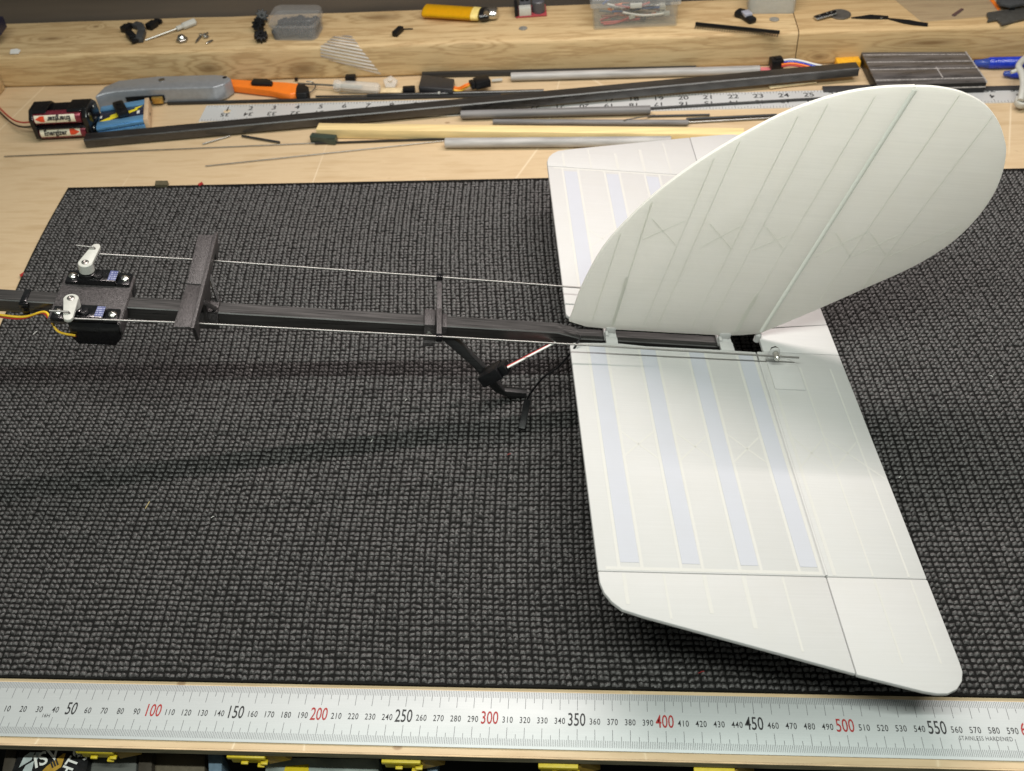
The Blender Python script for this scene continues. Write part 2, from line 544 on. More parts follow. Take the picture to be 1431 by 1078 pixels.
def knit():
    px, py = 0.00375, 0.00396
    rows = int((MAT_Y1 - MAT_Y0) / py)
    cx = np.array([-0.5, -0.36, 0.0, 0.36, 0.5]); cy = np.array([-0.5, -0.18, 0.22, 0.5])
    gx, gy = np.meshgrid(cx, cy)
    gx, gy = gx.ravel(), gy.ravel()
    hz = np.clip(1 - (2 * gx) ** 2, 0, 1) * np.clip(1 - (2 * gy) ** 2, 0, 1)
    hz = np.where(hz > 0.02, hz ** 0.6, 0)
    quad = []
    for j in range(3):
        for i in range(4):
            a = j * 5 + i
            quad.append((a, a + 1, a + 6, a + 5))
    quad = np.array(quad)
    C = []
    for j in range(rows):
        y = MAT_Y0 + (j + 0.5) * py
        x0 = mat_left(y)
        n = int((MAT_X1 - x0) / px)
        xs = x0 + (np.arange(n) + 0.5) * px
        ys = y + 0.00035 * np.sin(xs * 61 + j * 0.31) + rng.normal(0, 0.00020, n)
        pair = np.where(np.arange(n) % 2 == 0, 0.00020, -0.00020)
        C.append(np.stack([xs + pair + rng.normal(0, 0.00013, n), ys], 1))
    C = np.concatenate(C)
    n = len(C)
    sx = px * rng.uniform(0.86, 1.04, n)[:, None]; sy = py * rng.uniform(0.62, 0.84, n)[:, None]
    hh = rng.uniform(0.0014, 0.0026, n)[:, None]
    sk = rng.normal(0, 0.14, n)[:, None]
    arch = rng.normal(0.16, 0.10, n)[:, None]
    lx = gx[None, :] * sx + 0 * hh
    ly = (gy[None, :] - arch * (2 * gx[None, :]) ** 2) * sy + sk * gx[None, :] * sx
    vx = C[:, :1] + lx; vy = C[:, 1:] + ly
    vz = 0.0009 + hz[None, :] * hh * (1 + 0.25 * rng.normal(0, 1, (n, len(gx))) * (hz[None, :] > 0.3))
    co = np.stack([vx - 0.35, vy - 0.28, vz + 0.001], -1).reshape(-1, 3)
    f = (quad[None] + (np.arange(n) * len(gx))[:, None, None]).reshape(-1, 4)
    me = bpy.data.meshes.new('knit_bumps')
    me.vertices.add(len(co)); me.vertices.foreach_set('co', co.astype(np.float32).ravel())
    me.loops.add(f.size); me.loops.foreach_set('vertex_index', f.astype(np.int32).ravel())
    me.polygons.add(len(f)); me.polygons.foreach_set('loop_start', np.arange(0, f.size, 4, dtype=np.int32))
    me.polygons.foreach_set('use_smooth', np.ones(len(f), bool))
    me.update(calc_edges=True)
    me.materials.append(rubber())
    o = bpy.data.objects.new('knit_bumps', me)
    COL.objects.link(o); o.parent = mroot; o['kind'] = 'stuff'
knit()

# ------------------------------------------------------------------ model aircraft tail (built in its own axes: x aft, y to the far side, z up)
tail = bpy.data.objects.new('glider_tail', None)
COL.objects.link(tail)
tail.empty_display_size = 0.02
tail.matrix_world = Matrix(((0.9813886, -0.099527, 0.1642281, 0.3458317), (0.098162, 0.9950349, 0.0164267, 0.2619045), (-0.1650476, 0.0, 0.9862856, 0.065), (0.0, 0.0, 0.0, 1.0)))
tag(tail, 'white 3D-printed model aircraft tail on a black square boom with two servos', 'model aircraft')
def T(name, bm, m, parent=None, **kw):
    return obj(name, bm, m, parent or tail, local=True, **kw)

def smooth2d(pts, k=4):
    return [(p.x, p.y) for p in smooth_path([(a, b, 0) for a, b in pts], k)]
def arc(cx, cy, r, a0, a1, n=6):
    return [(cx + r * math.cos(math.radians(a0 + (a1 - a0) * i / n)), cy + r * math.sin(math.radians(a0 + (a1 - a0) * i / n))) for i in range(n + 1)]

# boom, notched where it passes under the fin
side = lambda x, y, t: (x, t, y)
boom_prof = [(-0.50, 0.0074), (-0.012, 0.0013), (0.005, -0.0032), (0.109, -0.0042), (0.109, -0.0115), (-0.012, -0.0092), (-0.50, -0.0031)]
boom = T('boom', prism(boom_prof, -0.0057, 0.0057, side, 0.0006, 1), carbon)
def btop(u):
    return 0.0013 - 0.0125 * (u + 0.012)

# stabiliser halves and elevators
SC, TH = 0.0062, 0.0015
LE, HI, TE, SEAM = -0.0045, 0.1290, 0.1903, 0.2064
zz_near = [((0.0205, 0.0965), (0.0435, 0.1205)), ((0.0195, 0.1205), (0.0440, 0.0962)), ((0.0571, 0.0965), (0.0800, 0.1206)), ((0.0571, 0.1206), (0.0802, 0.0962)),
           ((0.0912, 0.0960), (0.1143, 0.1215)), ((0.0908, 0.1215), (0.1141, 0.0968))]
zz_el = [((0.1345, 0.0960), (0.1560, 0.1255)), ((0.1340, 0.1235), (0.1564, 0.0968)), ((0.1580, 0.0968), (0.1885, 0.1300)), ((0.1580, 0.1225), (0.1790, 0.0985))]
def strip(bm_list, a, b, w, z, s):
    """thin raised line from a to b on the upper skin"""
    ax, ay, bx, by = a[0], s * a[1], b[0], s * b[1]
    d = V((bx - ax, by - ay, 0)).normalized(); n = V((-d.y, d.x, 0)) * (w / 2)
    A, B = V((ax, ay, 0)), V((bx, by, 0))
    zz = V((0, 0, z)); dn = V((0, 0, z - 0.0004))
    bm_list.append(hexa([A - n + dn, B - n + dn, B + n + dn, A + n + dn, A - n + zz, B - n + zz, B + n + zz, A + n + zz]))
for s, nm in ((-1, 'near'), (1, 'far')):
    r0 = 0.0150 if s < 0 else 0.0118
    P = lambda pts: [(x, s * y) for x, y in pts]
    main = arc(LE + 0.004, r0 + 0.004, 0.004, 180, 270) + [(0.022, r0 - 0.0015), (0.032, r0 - 0.0015), (0.05, r0), (0.100, r0), (HI - 0.0003, r0 + 0.0005), (HI - 0.0003, SEAM - 0.00015), (LE, SEAM - 0.00015)]
    sp = T('stabilizer_panel', prism(P(main), -TH, TH, bev=0.0008), print_white)
    tipo = [(LE, SEAM + 0.00015), (HI - 0.0001, SEAM + 0.00015), (HI - 0.0001, 0.2688)] + [(0.0179, 0.2356), (0.0064, 0.2315), (0.0010, 0.2264), (-0.0026, 0.2205), (-0.0043, 0.2140)]
    tp = T('tip_panel', prism(P(tipo), -TH, TH, bev=0.0008), print_white)
    elev = [(HI + 0.0005, 0.0092 if s > 0 else 0.0150), (TE, 0.0182 if s > 0 else 0.0148), (TE, SEAM - 0.00015), (HI + 0.0005, SEAM - 0.00015)]
    ep = T('elevator_panel', prism(P(elev), -TH, TH, bev=0.0008), print_white)
    tip2 = [(HI + 0.0003, SEAM + 0.00015), (TE, SEAM + 0.00015), (TE, 0.2610)] + [(0.1899, 0.2665), (0.1875, 0.2720), (0.1830, 0.2768), (0.1768, 0.2796), (0.1707, 0.2797), (0.1637, 0.2785), (HI + 0.0003, 0.2692)]
    e2 = T('elevator_tip', prism(P(tip2), -TH, TH, bev=0.0008), print_white)
    zc, zb = TH + 0.00010, TH + 0.00016
    cream, cream_e, cream_t, cream_e2 = [], [], [], []
    for a, b in ((0.0090, 0.0200), (0.0450, 0.0555), (0.0796, 0.0900), (0.1150, 0.1254)):
        q = []
        strip(q, ((a + b) / 2, r0 + 0.0035), ((a + b) / 2, 0.2000), b - a, zb, s)
        T('inlay_strip', merge(*q), print_blue, sp, label='pale blue strip in the white stabilizer panel')
        strip(cream, (a - 0.0012, r0 + 0.0025), (a - 0.0012, SEAM - 0.001), 0.0018, zc, s)
        strip(cream, (b + 0.0012, r0 + 0.0025), (b + 0.0012, SEAM - 0.001), 0.0018, zc, s)
    strip(cream, (0.000, SEAM - 0.0022), (HI - 0.003, SEAM - 0.0022), 0.0022, zc - 0.00003, s)
    for a, b in zz_near:
        strip(cream, a, b, 0.0011, zc - 0.00005, s)
    for u0 in (0.1575, 0.1795):
        strip(cream_e, (u0, 0.030), (u0, SEAM - 0.001), 0.0012, zc, s)
        strip(cream_e2, (u0, SEAM + 0.001), (u0 - 0.0004, 0.262), 0.0012, zc, s)
    strip(cream_e, (0.1345, 0.026), (0.1345, SEAM - 0.001), 0.0022, zc, s)
    for a, b in zz_el:
        strip(cream_e, a, b, 0.0010, zc - 0.00005, s)
    for u0, v1, wd in ((0.0100, 0.2280, 0.0022), (0.0330, 0.2370, 0.0014), (0.0565, 0.2330, 0.0024), (0.0795, 0.2420, 0.0026), (0.1026, 0.2560, 0.0014)):
        strip(cream_t, (u0, SEAM + 0.001), (u0, v1), wd, zc, s)
    T('rib_lines', merge(*cream), print_cream, sp); T('rib_lines', merge(*cream_e), print_cream, ep)
    T('rib_lines', merge(*cream_t), print_cream, tp); T('rib_lines', merge(*cream_e2), print_cream, e2)
    # hinge bead along the front of the elevator
    T('hinge_bead', tube([(HI + 0.0009, s * 0.024, 0.0006), (HI + 0.0009, s * (SEAM - 0.001), 0.0006)], 0.0012, 8), print_white, ep)
ej = [(0.1345, -0.0145), (0.1903, -0.0145), (0.1903, 0.0179), (0.1345, 0.0090)]
T('elevator_joiner', prism(ej, -TH, TH - 0.0001, bev=0.0006), print_white)

# fin and rudder
fin_o = smooth2d([(-0.0047, 0.0086), (-0.0034, 0.0164), (-0.0005, 0.039), (0.0083, 0.0723), (0.022, 0.0988), (0.0384, 0.1223), (0.0600, 0.1460), (0.0825, 0.1660), (0.1035, 0.1815), (0.1283, 0.1940), (0.1507, 0.2003), (0.1700, 0.2029), (0.17325, 0.2031)]) + [(0.1338, 0.0063), (0.1200, 0.0038), (0.1053, 0.0027), (0.0638, 0.0029), (0.0257, 0.0033), (0.0080, 0.0046)]
rud_o = smooth2d([(0.1734, 0.2032), (0.1864, 0.2036), (0.2022, 0.2016), (0.2189, 0.1953), (0.2323, 0.185), (0.2420, 0.1730), (0.2472, 0.1640), (0.2514, 0.1494), (0.2526, 0.1324), (0.2489, 0.1124), (0.2399, 0.0930), (0.2225, 0.0729), (0.1946, 0.0512), (0.1699, 0.0323), (0.1504, 0.0181), (0.1341, 0.0066)])
FT = 0.0014
fin = T('fin_panel', prism(fin_o, -FT, FT, side, 0.0007), print_fin)
rud = T('rudder_panel', prism(rud_o, -FT, FT, side, 0.0007), print_fin)
hr = T('hinge_spar', tube([(0.1339, -0.0002, 0.0080), (0.1730, -0.0002, 0.2010)], 0.0020, 12), print_spar)
RIBS = [((0.01141, 0.01137), (0.01781, 0.08562), 0.0012, 0), ((0.02639, 0.00704), (0.03346, 0.11132), 0.0018, 0), ((0.04839, 0.00984), (0.06545, 0.14586), 0.001, 0), ((0.05819, 0.00713), (0.07814, 0.1594), 0.001, 0), ((0.08317, 0.00878), (0.10871, 0.17839), 0.001, 0), ((0.09506, 0.00686), (0.12428, 0.18771), 0.001, 0), ((0.11545, 0.00684), (0.15082, 0.19501), 0.001, 0), ((0.11545, 0.00684), (0.12158, 0.04158), 0.0034, 0), ((0.02639, 0.00704), (0.02863, 0.0502), 0.0032, 0), ((0.16709, 0.04019), (0.20116, 0.20001), 0.0011, 1), ((0.19348, 0.05353), (0.22724, 0.18784), 0.0011, 1)]
ZIG = [((0.03302, 0.08166), (0.05784, 0.09854), 0), ((0.03624, 0.09851), (0.05634, 0.07848), 0), ((0.07257, 0.07802), (0.09582, 0.0974), 0), ((0.07459, 0.09742), (0.09422, 0.07793), 0), ((0.10889, 0.07898), (0.12801, 0.09176), 0), ((0.10977, 0.1), (0.12894, 0.08042), 0), ((0.15178, 0.07647), (0.18143, 0.09936), 1), ((0.15906, 0.09671), (0.1758, 0.07818), 1), ((0.17752, 0.07831), (0.2046, 0.10003), 1), ((0.18263, 0.09843), (0.19952, 0.08093), 1), ((0.20163, 0.08002), (0.24112, 0.1088), 1)]
def vstrip(L, a, b, w):
    for sgn in (-1, 1):
        d = V((b[0] - a[0], 0, b[1] - a[1])).normalized(); n = V((-d.z, 0, d.x)) * (w / 2)
        A, B = V((a[0], 0, a[1])), V((b[0], 0, b[1]))
        o, i = V((0, sgn * (FT + 0.00009), 0)), V((0, sgn * (FT - 0.0004), 0))
        L.append(hexa([A - n + i, B - n + i, B + n + i, A + n + i, A - n + o, B - n + o, B + n + o, A + n + o]))
L1, L2 = [], []
for a, b, w, k in RIBS:
    vstrip(L2 if k else L1, a, b, w * 0.6 if w < 0.002 else w * 0.8)
for a, b, k in ZIG:
    vstrip(L2 if k else L1, a, b, 0.0005)
T('rib_lines', merge(*L1), print_rib, fin)
T('rib_lines', merge(*L2), print_rib, rud)

# saddles between boom and fin
for a, b in ((0.0218, 0.0302), (0.1040, 0.1138)):
    sd = T('saddle', merge(box(a, b, -0.0150, -0.0062, -0.0012, 0.0011, 0.0005), box(a, b, 0.0062, 0.0125, -0.0012, 0.0011, 0.0005),
                           box(a, b, -0.0063, 0.0063, -0.0036, -0.0002, 0.0004), box(a + 0.0008, b - 0.0008, -0.0018, 0.0018, -0.0003, 0.0050, 0.0004),
                           box(a, a + 0.0022, -0.0063, -0.0018, -0.0004, 0.0024, 0.0004)), print_white)
T('hinge_block', lathe([(0.0001, -0.002), (0.0024, -0.002), (0.0024, 0.0040), (0.0016, 0.0052), (0.0001, 0.0054)], (0.1335, 0.0004, 0.0), n=16), print_white)

# elevator horns with rod stops
rodpts = {}
for s in (-1, 1):
    hb = [(0.1340, 0.0225), (0.1500, 0.0225)] + arc(0.1495, 0.0285, 0.006, -90, 0, 5) + [(0.1555, 0.0530), (0.1340, 0.0530)]
    hp = T('horn_plate', prism([(x, s * y) for x, y in hb], 0.0010, TH + 0.0009, bev=0.0004), print_white)
    T('horn_arm', prism([(0.1335, 0.0015), (0.1425, 0.0015), (0.1415, 0.0105)] + arc(0.1378, 0.0105, 0.0037, 0, 180, 8)[1:], s * 0.0240, s * 0.0262, side, 0.0004), print_white, hp)
    T('horn_nut', lathe([(0.0031, 0), (0.0031, 0.0016), (0.0024, 0.0018)], (0.1378, s * 0.0240, 0.0108), (0, -s, 0), 6), black_gloss, hp)
    T('rod_stop', merge(lathe([(0.0021, 0), (0.0021, 0.0058), (0.0017, 0.0064)], (0.1378, s * 0.0262, 0.0108), (0, s, 0), 14),
                        lathe([(0.0013, 0), (0.0013, 0.0040)], (0.1378, s * 0.0297, 0.0092), (0, 0, 1), 10)), steel, hp)
    rp = [(-0.3420, s * 0.0340, 0.0236), (-0.3308, s * 0.0336, 0.0232), (-0.3302, s * 0.0336, 0.0226), (-0.3300, s * 0.0336, 0.0182), (-0.3292, s * 0.0336, 0.0176),
          (-0.258, s * 0.0328, 0.0180), (-0.0985, s * 0.0314, 0.0156), (0.1378, s * 0.0297, 0.0108), (0.1540, s * 0.0295, 0.0104)]
    T('pushrod', tube(rp, 0.00066, 14), wire_steel)

# servo tray and the two servos
tray = T('servo_tray', box(-0.3495, -0.3035, -0.0240, 0.0240, 0.0040, 0.0070, 0.0006), printed_black)
T('tray_clamp', box(-0.3420, -0.3080, -0.0080, 0.0080, -0.0085, 0.0045, 0.0006), printed_black, tray)
T('tray_rib', box(-0.3048, -0.3032, -0.0240, 0.0100, -0.0040, 0.0060, 0.0004), printed_black, tray)
for s in (-1, 1):
    v0 = s * 0.0187
    body_pr = [(-0.3365, 0.0066), (-0.3365, -0.0065), (-0.3330, -0.0125), (-0.3090, -0.0125), (-0.3045, -0.0065), (-0.3045, 0.0066)]
    sv = T('servo', prism(body_pr, v0 - 0.0062, v0 + 0.0062, side, 0.0006), black_gloss)
    T('mount_ear', box(-0.3470, -0.3385, v0 - 0.0062, v0 + 0.0062, 0.0070, 0.0094, 0.0005), black_gloss, sv)
    T('mount_ear', box(-0.3140, -0.3050, v0 - 0.0062, v0 + 0.0062, 0.0070, 0.0094, 0.0005), black_gloss, sv)
    T('top_case', merge(box(-0.3390, -0.3142, v0 - 0.0062, v0 + 0.0062, 0.0070, 0.0116, 0.0005),
                        lathe([(0.0062, 0), (0.0060, 0.0026), (0.0050, 0.0030)], (-0.3332, v0, 0.0114)), lathe([(0.0030, 0), (0.0028, 0.0012), (0.0010, 0.0014)], (-0.3255, v0 - 0.002, 0.0114)),
                        lathe([(0.0042, 0), (0.0040, 0.0018), (0.0030, 0.0020)], (-0.3275, v0, 0.0114))), black_gloss, sv)
    if 'servo_label' not in MC:
        m, nt, b = new_mat('servo_label')
        w1 = node(nt, 'ShaderNodeTexWave', bands_direction='Y'); w1.inputs['Scale'].default_value = 150; w1.inputs['Distortion'].default_value = 0
        nt.links.new(coords(nt), w1.inputs['Vector'])
        w2 = noise(nt, coords(nt, (1400, 120, 1)), 1.0, 2)
        k = math_n(nt, 'MULTIPLY', ramp(nt, w1.outputs['Fac'], [(0.45, (0, 0, 0)), (0.6, (1, 1, 1))]), ramp(nt, w2, [(0.42, (0, 0, 0)), (0.5, (0.8, 0.8, 0.8))]))
        nt.links.new(mixc(nt, k, (0.075, 0.085, 0.20), (0.42, 0.44, 0.58)), b.inputs['Base Color'])
        b.inputs['Roughness'].default_value = 0.3
        MC['servo_label'] = m
    T('sticker', box(-0.3192, -0.3124 - 0.0016, v0 - 0.0050, v0 + 0.0050, 0.0112, 0.01172), MC['servo_label'], sv)
    hx, hz0, hz1 = -0.3330, 0.0150, 0.0217
    T('horn', merge(lathe([(0.0050, 0), (0.0047, hz1 - hz0 - 0.0004), (0.0043, hz1 - hz0)], (hx, v0, hz0)),
                    prism([(x, v0 + s * y) for x, y in [(-0.0047 + hx, 0.0), (-0.3333, 0.0180), (-0.3323, 0.0203), (-0.3302, 0.0210), (-0.3282, 0.0203), (-0.3273, 0.0180), (hx + 0.0046, 0.0), (hx, -0.0035)]], hz1 - 0.0024, hz1 + 0.0001, bev=0.0004)), white_nylon, sv)
    T('horn_screw', lathe([(0.0024, 0), (0.0024, 0.0004), (0.0012, 0.0007), (0.0001, 0.0003)], (hx, v0, hz1)), dull_steel, sv)
    for ux in (-0.3430, -0.3090):
        T('screw', merge(lathe([(0.0030, 0), (0.0029, 0.0008), (0.0022, 0.0016), (0.0010, 0.0021), (0.0008, 0.0012), (0.0001, 0.0011)], (ux, v0, 0.0093), n=16)), steel, sv)
T('servo_cable', tube(smooth_path([(-0.3330, -0.0260, -0.0040), (-0.3440, -0.0240, -0.0030), (-0.3500, -0.0170, 0.0005), (-0.3560, -0.0098, 0.0010), (-0.3720, -0.0078, -0.0062), (-0.3950, -0.0076, -0.0050), (-0.45, -0.0074, -0.0040), (-0.50, -0.0074, -0.003)]), 0.0008), yellow_wire)
T('servo_cable', tube(smooth_path([(-0.3330, -0.0255, -0.0050), (-0.3440, -0.0230, -0.0040), (-0.3510, -0.0160, -0.0005), (-0.3580, -0.0092, -0.0005), (-0.3740, -0.0078, -0.0078), (-0.3950, -0.0074, -0.0066), (-0.45, -0.0074, -0.0055), (-0.50, -0.0074, -0.0046)]), 0.0008), red_wire)
zt = btop(-0.37)
tie = T('cable_tie', merge(box(-0.3716, -0.3672, -0.0064, 0.0064, zt - 0.0112, zt + 0.0006, 0.0006)), black_gloss)
T('tie_head', box(-0.3724, -0.3664, -0.0074, -0.0050, zt - 0.0052, zt - 0.0005, 0.0006), black_gloss, tie)

# wide pushrod guide across the boom
gd = T('pushrod_guide', merge(
    hexa([(-0.2632, 0.0470, 0.0272), (-0.2530, 0.0470, 0.0272), (-0.2530, -0.0010, 0.0226), (-0.2632, -0.0010, 0.0226), (-0.2632, 0.0470, 0.0290), (-0.2530, 0.0470, 0.0290), (-0.2530, -0.0010, 0.0246), (-0.2632, -0.0010, 0.0246)], 0.0004),
    hexa([(-0.2632, 0.0000, 0.0216), (-0.2536, 0.0000, 0.0216), (-0.2516, -0.0465, 0.0252), (-0.2632, -0.0475, 0.0252), (-0.2632, 0.0000, 0.0236), (-0.2536, 0.0000, 0.0236), (-0.2516, -0.0465, 0.0272), (-0.2632, -0.0475, 0.0272)], 0.0004)), printed_black)
xz = lambda x, y, t: (t, x, y)
web = [(-0.0485, 0.0278), (0.0495, 0.0300), (0.0495, 0.0262), (0.0430, 0.0130), (0.0375, 0.0130), (0.0350, 0.0225), (0.0085, 0.0190), (0.0085, -0.0060), (-0.0085, -0.0060), (-0.0085, 0.0190), (-0.0320, 0.0220), (-0.0345, 0.0095), (-0.0400, 0.0095), (-0.0440, 0.0225)]
T('guide_web', prism(web, -0.2526, -0.2502, xz, 0.0004), printed_black, gd)
T('guide_clamp', merge(box(-0.2600, -0.2440, -0.0076, -0.0058, -0.0085, 0.0062, 0.0004), box(-0.2600, -0.2440, 0.0058, 0.0076, -0.0085, 0.0062, 0.0004), box(-0.2600, -0.2440, -0.0076, 0.0076, 0.0045, 0.0062, 0.0004), box(-0.2600, -0.2440, -0.0076, 0.0076, -0.0090, -0.0072, 0.0004)), printed_black, gd)
for s in (-1, 1):
    T('strut', bar((-0.2450, s * 0.0040, 0.0055), (-0.2510, s * 0.0140, 0.0205), 0.0022, 0.0030, 0.0003), printed_black, gd)

# small guide collar with the tail skid
ct = btop(-0.1)
cg = T('rod_collar', merge(box(-0.1052, -0.0978, -0.0085, 0.0080, ct - 0.0010, ct + 0.0030, 0.0005), box(-0.1052, -0.0978, -0.0085, -0.0058, ct - 0.0120, ct, 0.0005),
                           box(-0.1052, -0.0978, 0.0058, 0.0085, ct - 0.0120, ct, 0.0005), box(-0.1056, -0.0974, -0.0110, 0.0085, ct - 0.0150, ct - 0.0115, 0.0005)), printed_black)
T('collar_block', merge(box(-0.0930, -0.0895, -0.0080, 0.0062, ct - 0.0060, ct + 0.0014, 0.0005)), printed_black, cg)
T('guide_arm', merge(hexa([(-0.0972, 0.0335, 0.0120), (-0.0938, 0.0335, 0.0120), (-0.0938, 0.0, 0.0085), (-0.0972, 0.0, 0.0085), (-0.0972, 0.0335, 0.0136), (-0.0938, 0.0335, 0.0136), (-0.0938, 0.0, 0.0132), (-0.0972, 0.0, 0.0132)], 0.0003),
                     hexa([(-0.0972, 0.0, 0.0085), (-0.0938, 0.0, 0.0085), (-0.0938, -0.0335, 0.0120), (-0.0972, -0.0335, 0.0120), (-0.0972, 0.0, 0.0132), (-0.0938, 0.0, 0.0132), (-0.0938, -0.0335, 0.0136), (-0.0972, -0.0335, 0.0136)], 0.0003),
                     box(-0.0975, -0.0936, -0.0085, 0.0085, -0.0100, 0.0100, 0.0004)), printed_black, cg)
for s in (-1, 1):
    T('rod_eye', box(-0.0978, -0.0934, s * 0.0318 - 0.0018, s * 0.0318 + 0.0018, 0.0128, 0.0172, 0.0004), black_gloss, cg)
T('screw', lathe([(0.0022, 0), (0.0021, 0.0007), (0.0015, 0.0012), (0.0001, 0.0013)], (-0.1015, -0.0086, ct - 0.0052), (0, -1, 0), 14), steel, cg)
sk = [(-0.0965, -0.0090), (-0.0865, -0.0085), (-0.0635, -0.0345), (-0.0430, -0.0612), (-0.0262, -0.0624), (-0.0262, -0.0668), (-0.0380, -0.0684), (-0.0500, -0.0626), (-0.0690, -0.0372), (-0.0930, -0.0120)]
T('tail_skid', prism(sk, -0.0030, 0.0030, side, 0.0005), carbon_dark)
# wiring plugs hanging below the boom
PB = [(-0.06192, -0.01938, -0.0329), (-0.04981, -0.02076, -0.02168), (-0.04611, -0.02118, -0.01862), (-0.01679, -0.00817, -0.00796), (-0.0568, -0.91468, 0.40017)]
p1 = T('servo_plug', merge(bar(PB[0], PB[1], 0.0085, 0.0150, 0.0006, up=PB[4]), bar(PB[1], PB[2], 0.0078, 0.0100, 0.0005, up=PB[4])), black_plastic)
for k, (m_, off) in enumerate(((white_paint, 0.0022), (red_wire, 0.0), (black_plastic, -0.0022))):
    o_ = V(PB[4]) * off
    T('plug_wire', tube(smooth_path([V(PB[2]) + o_, V(PB[3]) * 0.5 + V(PB[2]) * 0.5 + o_ * 0.9 + V((0, -0.001, 0.0012)), V(PB[3]) + o_ * 0.6, V(PB[3]) + V((0.012, 0.012, -0.0030)) + o_ * 0.3]), 0.00075), m_, p1)
PC = [(-0.03185, -0.03825, -0.06363), (-0.02735, -0.01635, -0.05629), [(-0.02735, -0.01539, -0.05578), (-0.02558, -0.01567, -0.04873), (-0.019, -0.01967, -0.02852), (-0.01118, -0.0206, -0.01871), (-0.00284, -0.02173, -1e-05), (0.00278, -0.01436, 0.00702)]]
p2 = T('servo_plug', merge(bar(PC[0], PC[1], 0.0050, 0.0028, 0.0005)), black_plastic)
T('plug_wire', tube(smooth_path(PC[2]), 0.00075), black_plastic, p2)

# ------------------------------------------------------------------ front steel ruler
def brushed(name, base, rough, sc=(14, 1600, 14)):
    m, nt, b = new_mat(name)
    f = noise(nt, coords(nt, sc), 1.0, 4, 0.7)
    g = noise(nt, coords(nt, (1, 3, 1)), 14, 4)
    c = ramp(nt, f, [(0.3, [k * 0.93 for k in base]), (0.7, base)])
    c = mixc(nt, ramp(nt, g, [(0.5, (0, 0, 0)), (0.75, (0.35, 0.35, 0.35))]), c, [k * 0.88 for k in base])
    nt.links.new(c, b.inputs['Base Color'])
    b.inputs['Metallic'].default_value = 0.45
    nt.links.new(ramp(nt, g, [(0.3, [rough] * 3), (0.8, [rough + 0.12] * 3)]), b.inputs['Roughness'])
    bump(nt, b, f, 0.06, 0.0002)
    return m
ruler_steel = brushed('ruler_steel', (0.57, 0.595, 0.60), 0.55)
yard_alu = brushed('yard_aluminium', (0.74, 0.75, 0.75), 0.5)
def tick_quads(L, x, y0, y1, w, z, f):
    L.append([f(x - w / 2, y0, z), f(x + w / 2, y0, z), f(x + w / 2, y1, z), f(x - w / 2, y1, z)])
rul = thing('steel_ruler', 'satin steel ruler with black and red millimetre figures along the bench front', 'ruler', (0.30, 0.0, -0.0009))
obj('blade', box(-0.30, 1.00, -0.0175, 0.0175, -0.0009, 0.0, 0.0003), ruler_steel, rul)
ID = lambda x, y, z: V((x, y, z))
tk = []
for mm in range(-60, 990):
    x = mm / 1000
    l = 0.0107 if mm % 10 == 0 else (0.0068 if mm % 5 == 0 else 0.0040)
    w = 0.00026 if mm % 5 == 0 else 0.00022
    tick_quads(tk, x, 0.0172 - l, 0.0172, w, 0.00006, ID)
    lb = 0.0108 if mm % 10 == 0 else (0.0068 if mm % 5 == 0 else 0.0042)
    tick_quads(tk, x, -0.0158, -0.0158 - 0.0 + lb, w, 0.00006, ID)
obj('graduations', quads(tk), ink_grey, rul)
tb, tr = [], []
for cm in range(0, 99):
    mm = cm * 10
    if mm == 0:
        continue
    big = mm % 50 == 0
    bm = text_bm(str(mm), 0.0112 if big else 0.0054, MX((mm / 1000 - (0.0004 if big else 0.0), 0.0004 if big else -0.0004, 0.00007), (1, 0, 0), (0, 1, 0)), 0.62 if big else 0.72, spacing=1.0 if big else 1.12, bold=0.00008 if big else 0.00004)
    obj('numeral', bm, ink_red if mm % 100 == 0 else ink, rul, label='red hundred figure' if mm % 100 == 0 else None)
tb.append(text_bm('16H', 0.0034, MX((0.0355, -0.0042, 0.00007), (1, 0, 0), (0, 1, 0)), 0.9))
tb.append(text_bm('STAINLESS HARDENED', 0.0036, MX((0.5745, -0.0052, 0.00007), (1, 0, 0), (0, 1, 0)), 0.72, spacing=1.1))
for bm in tb:
    obj('lettering', bm, ink, rul)

# ------------------------------------------------------------------ yardstick at the back
YO, YT = ((-0.05621, 0.6924), -0.00328)
yx, yy = V((math.cos(YT), math.sin(YT), 0)), V((-math.sin(YT), math.cos(YT), 0))
def Y(x, y, z):
    p = V((YO[0], YO[1], 0)) + yx * x + yy * y
    return V((p.x, p.y, z))
yd = thing('yardstick', 'aluminium yardstick with inch figures lying under the tubes behind the mat', 'ruler', tuple(Y(0.457, 0, -0.001)))
IN = 0.0254
YW0, YW1 = (-0.0237, 0.00859)
y_out = [(0.0, YW0), (36 * IN, YW0), (36 * IN, YW1), (0.0, YW1)]
hole = arc(1.02 * IN, -0.0040, 0.0040, 0, 360, 20)[:-1]
bm = bmesh.new()
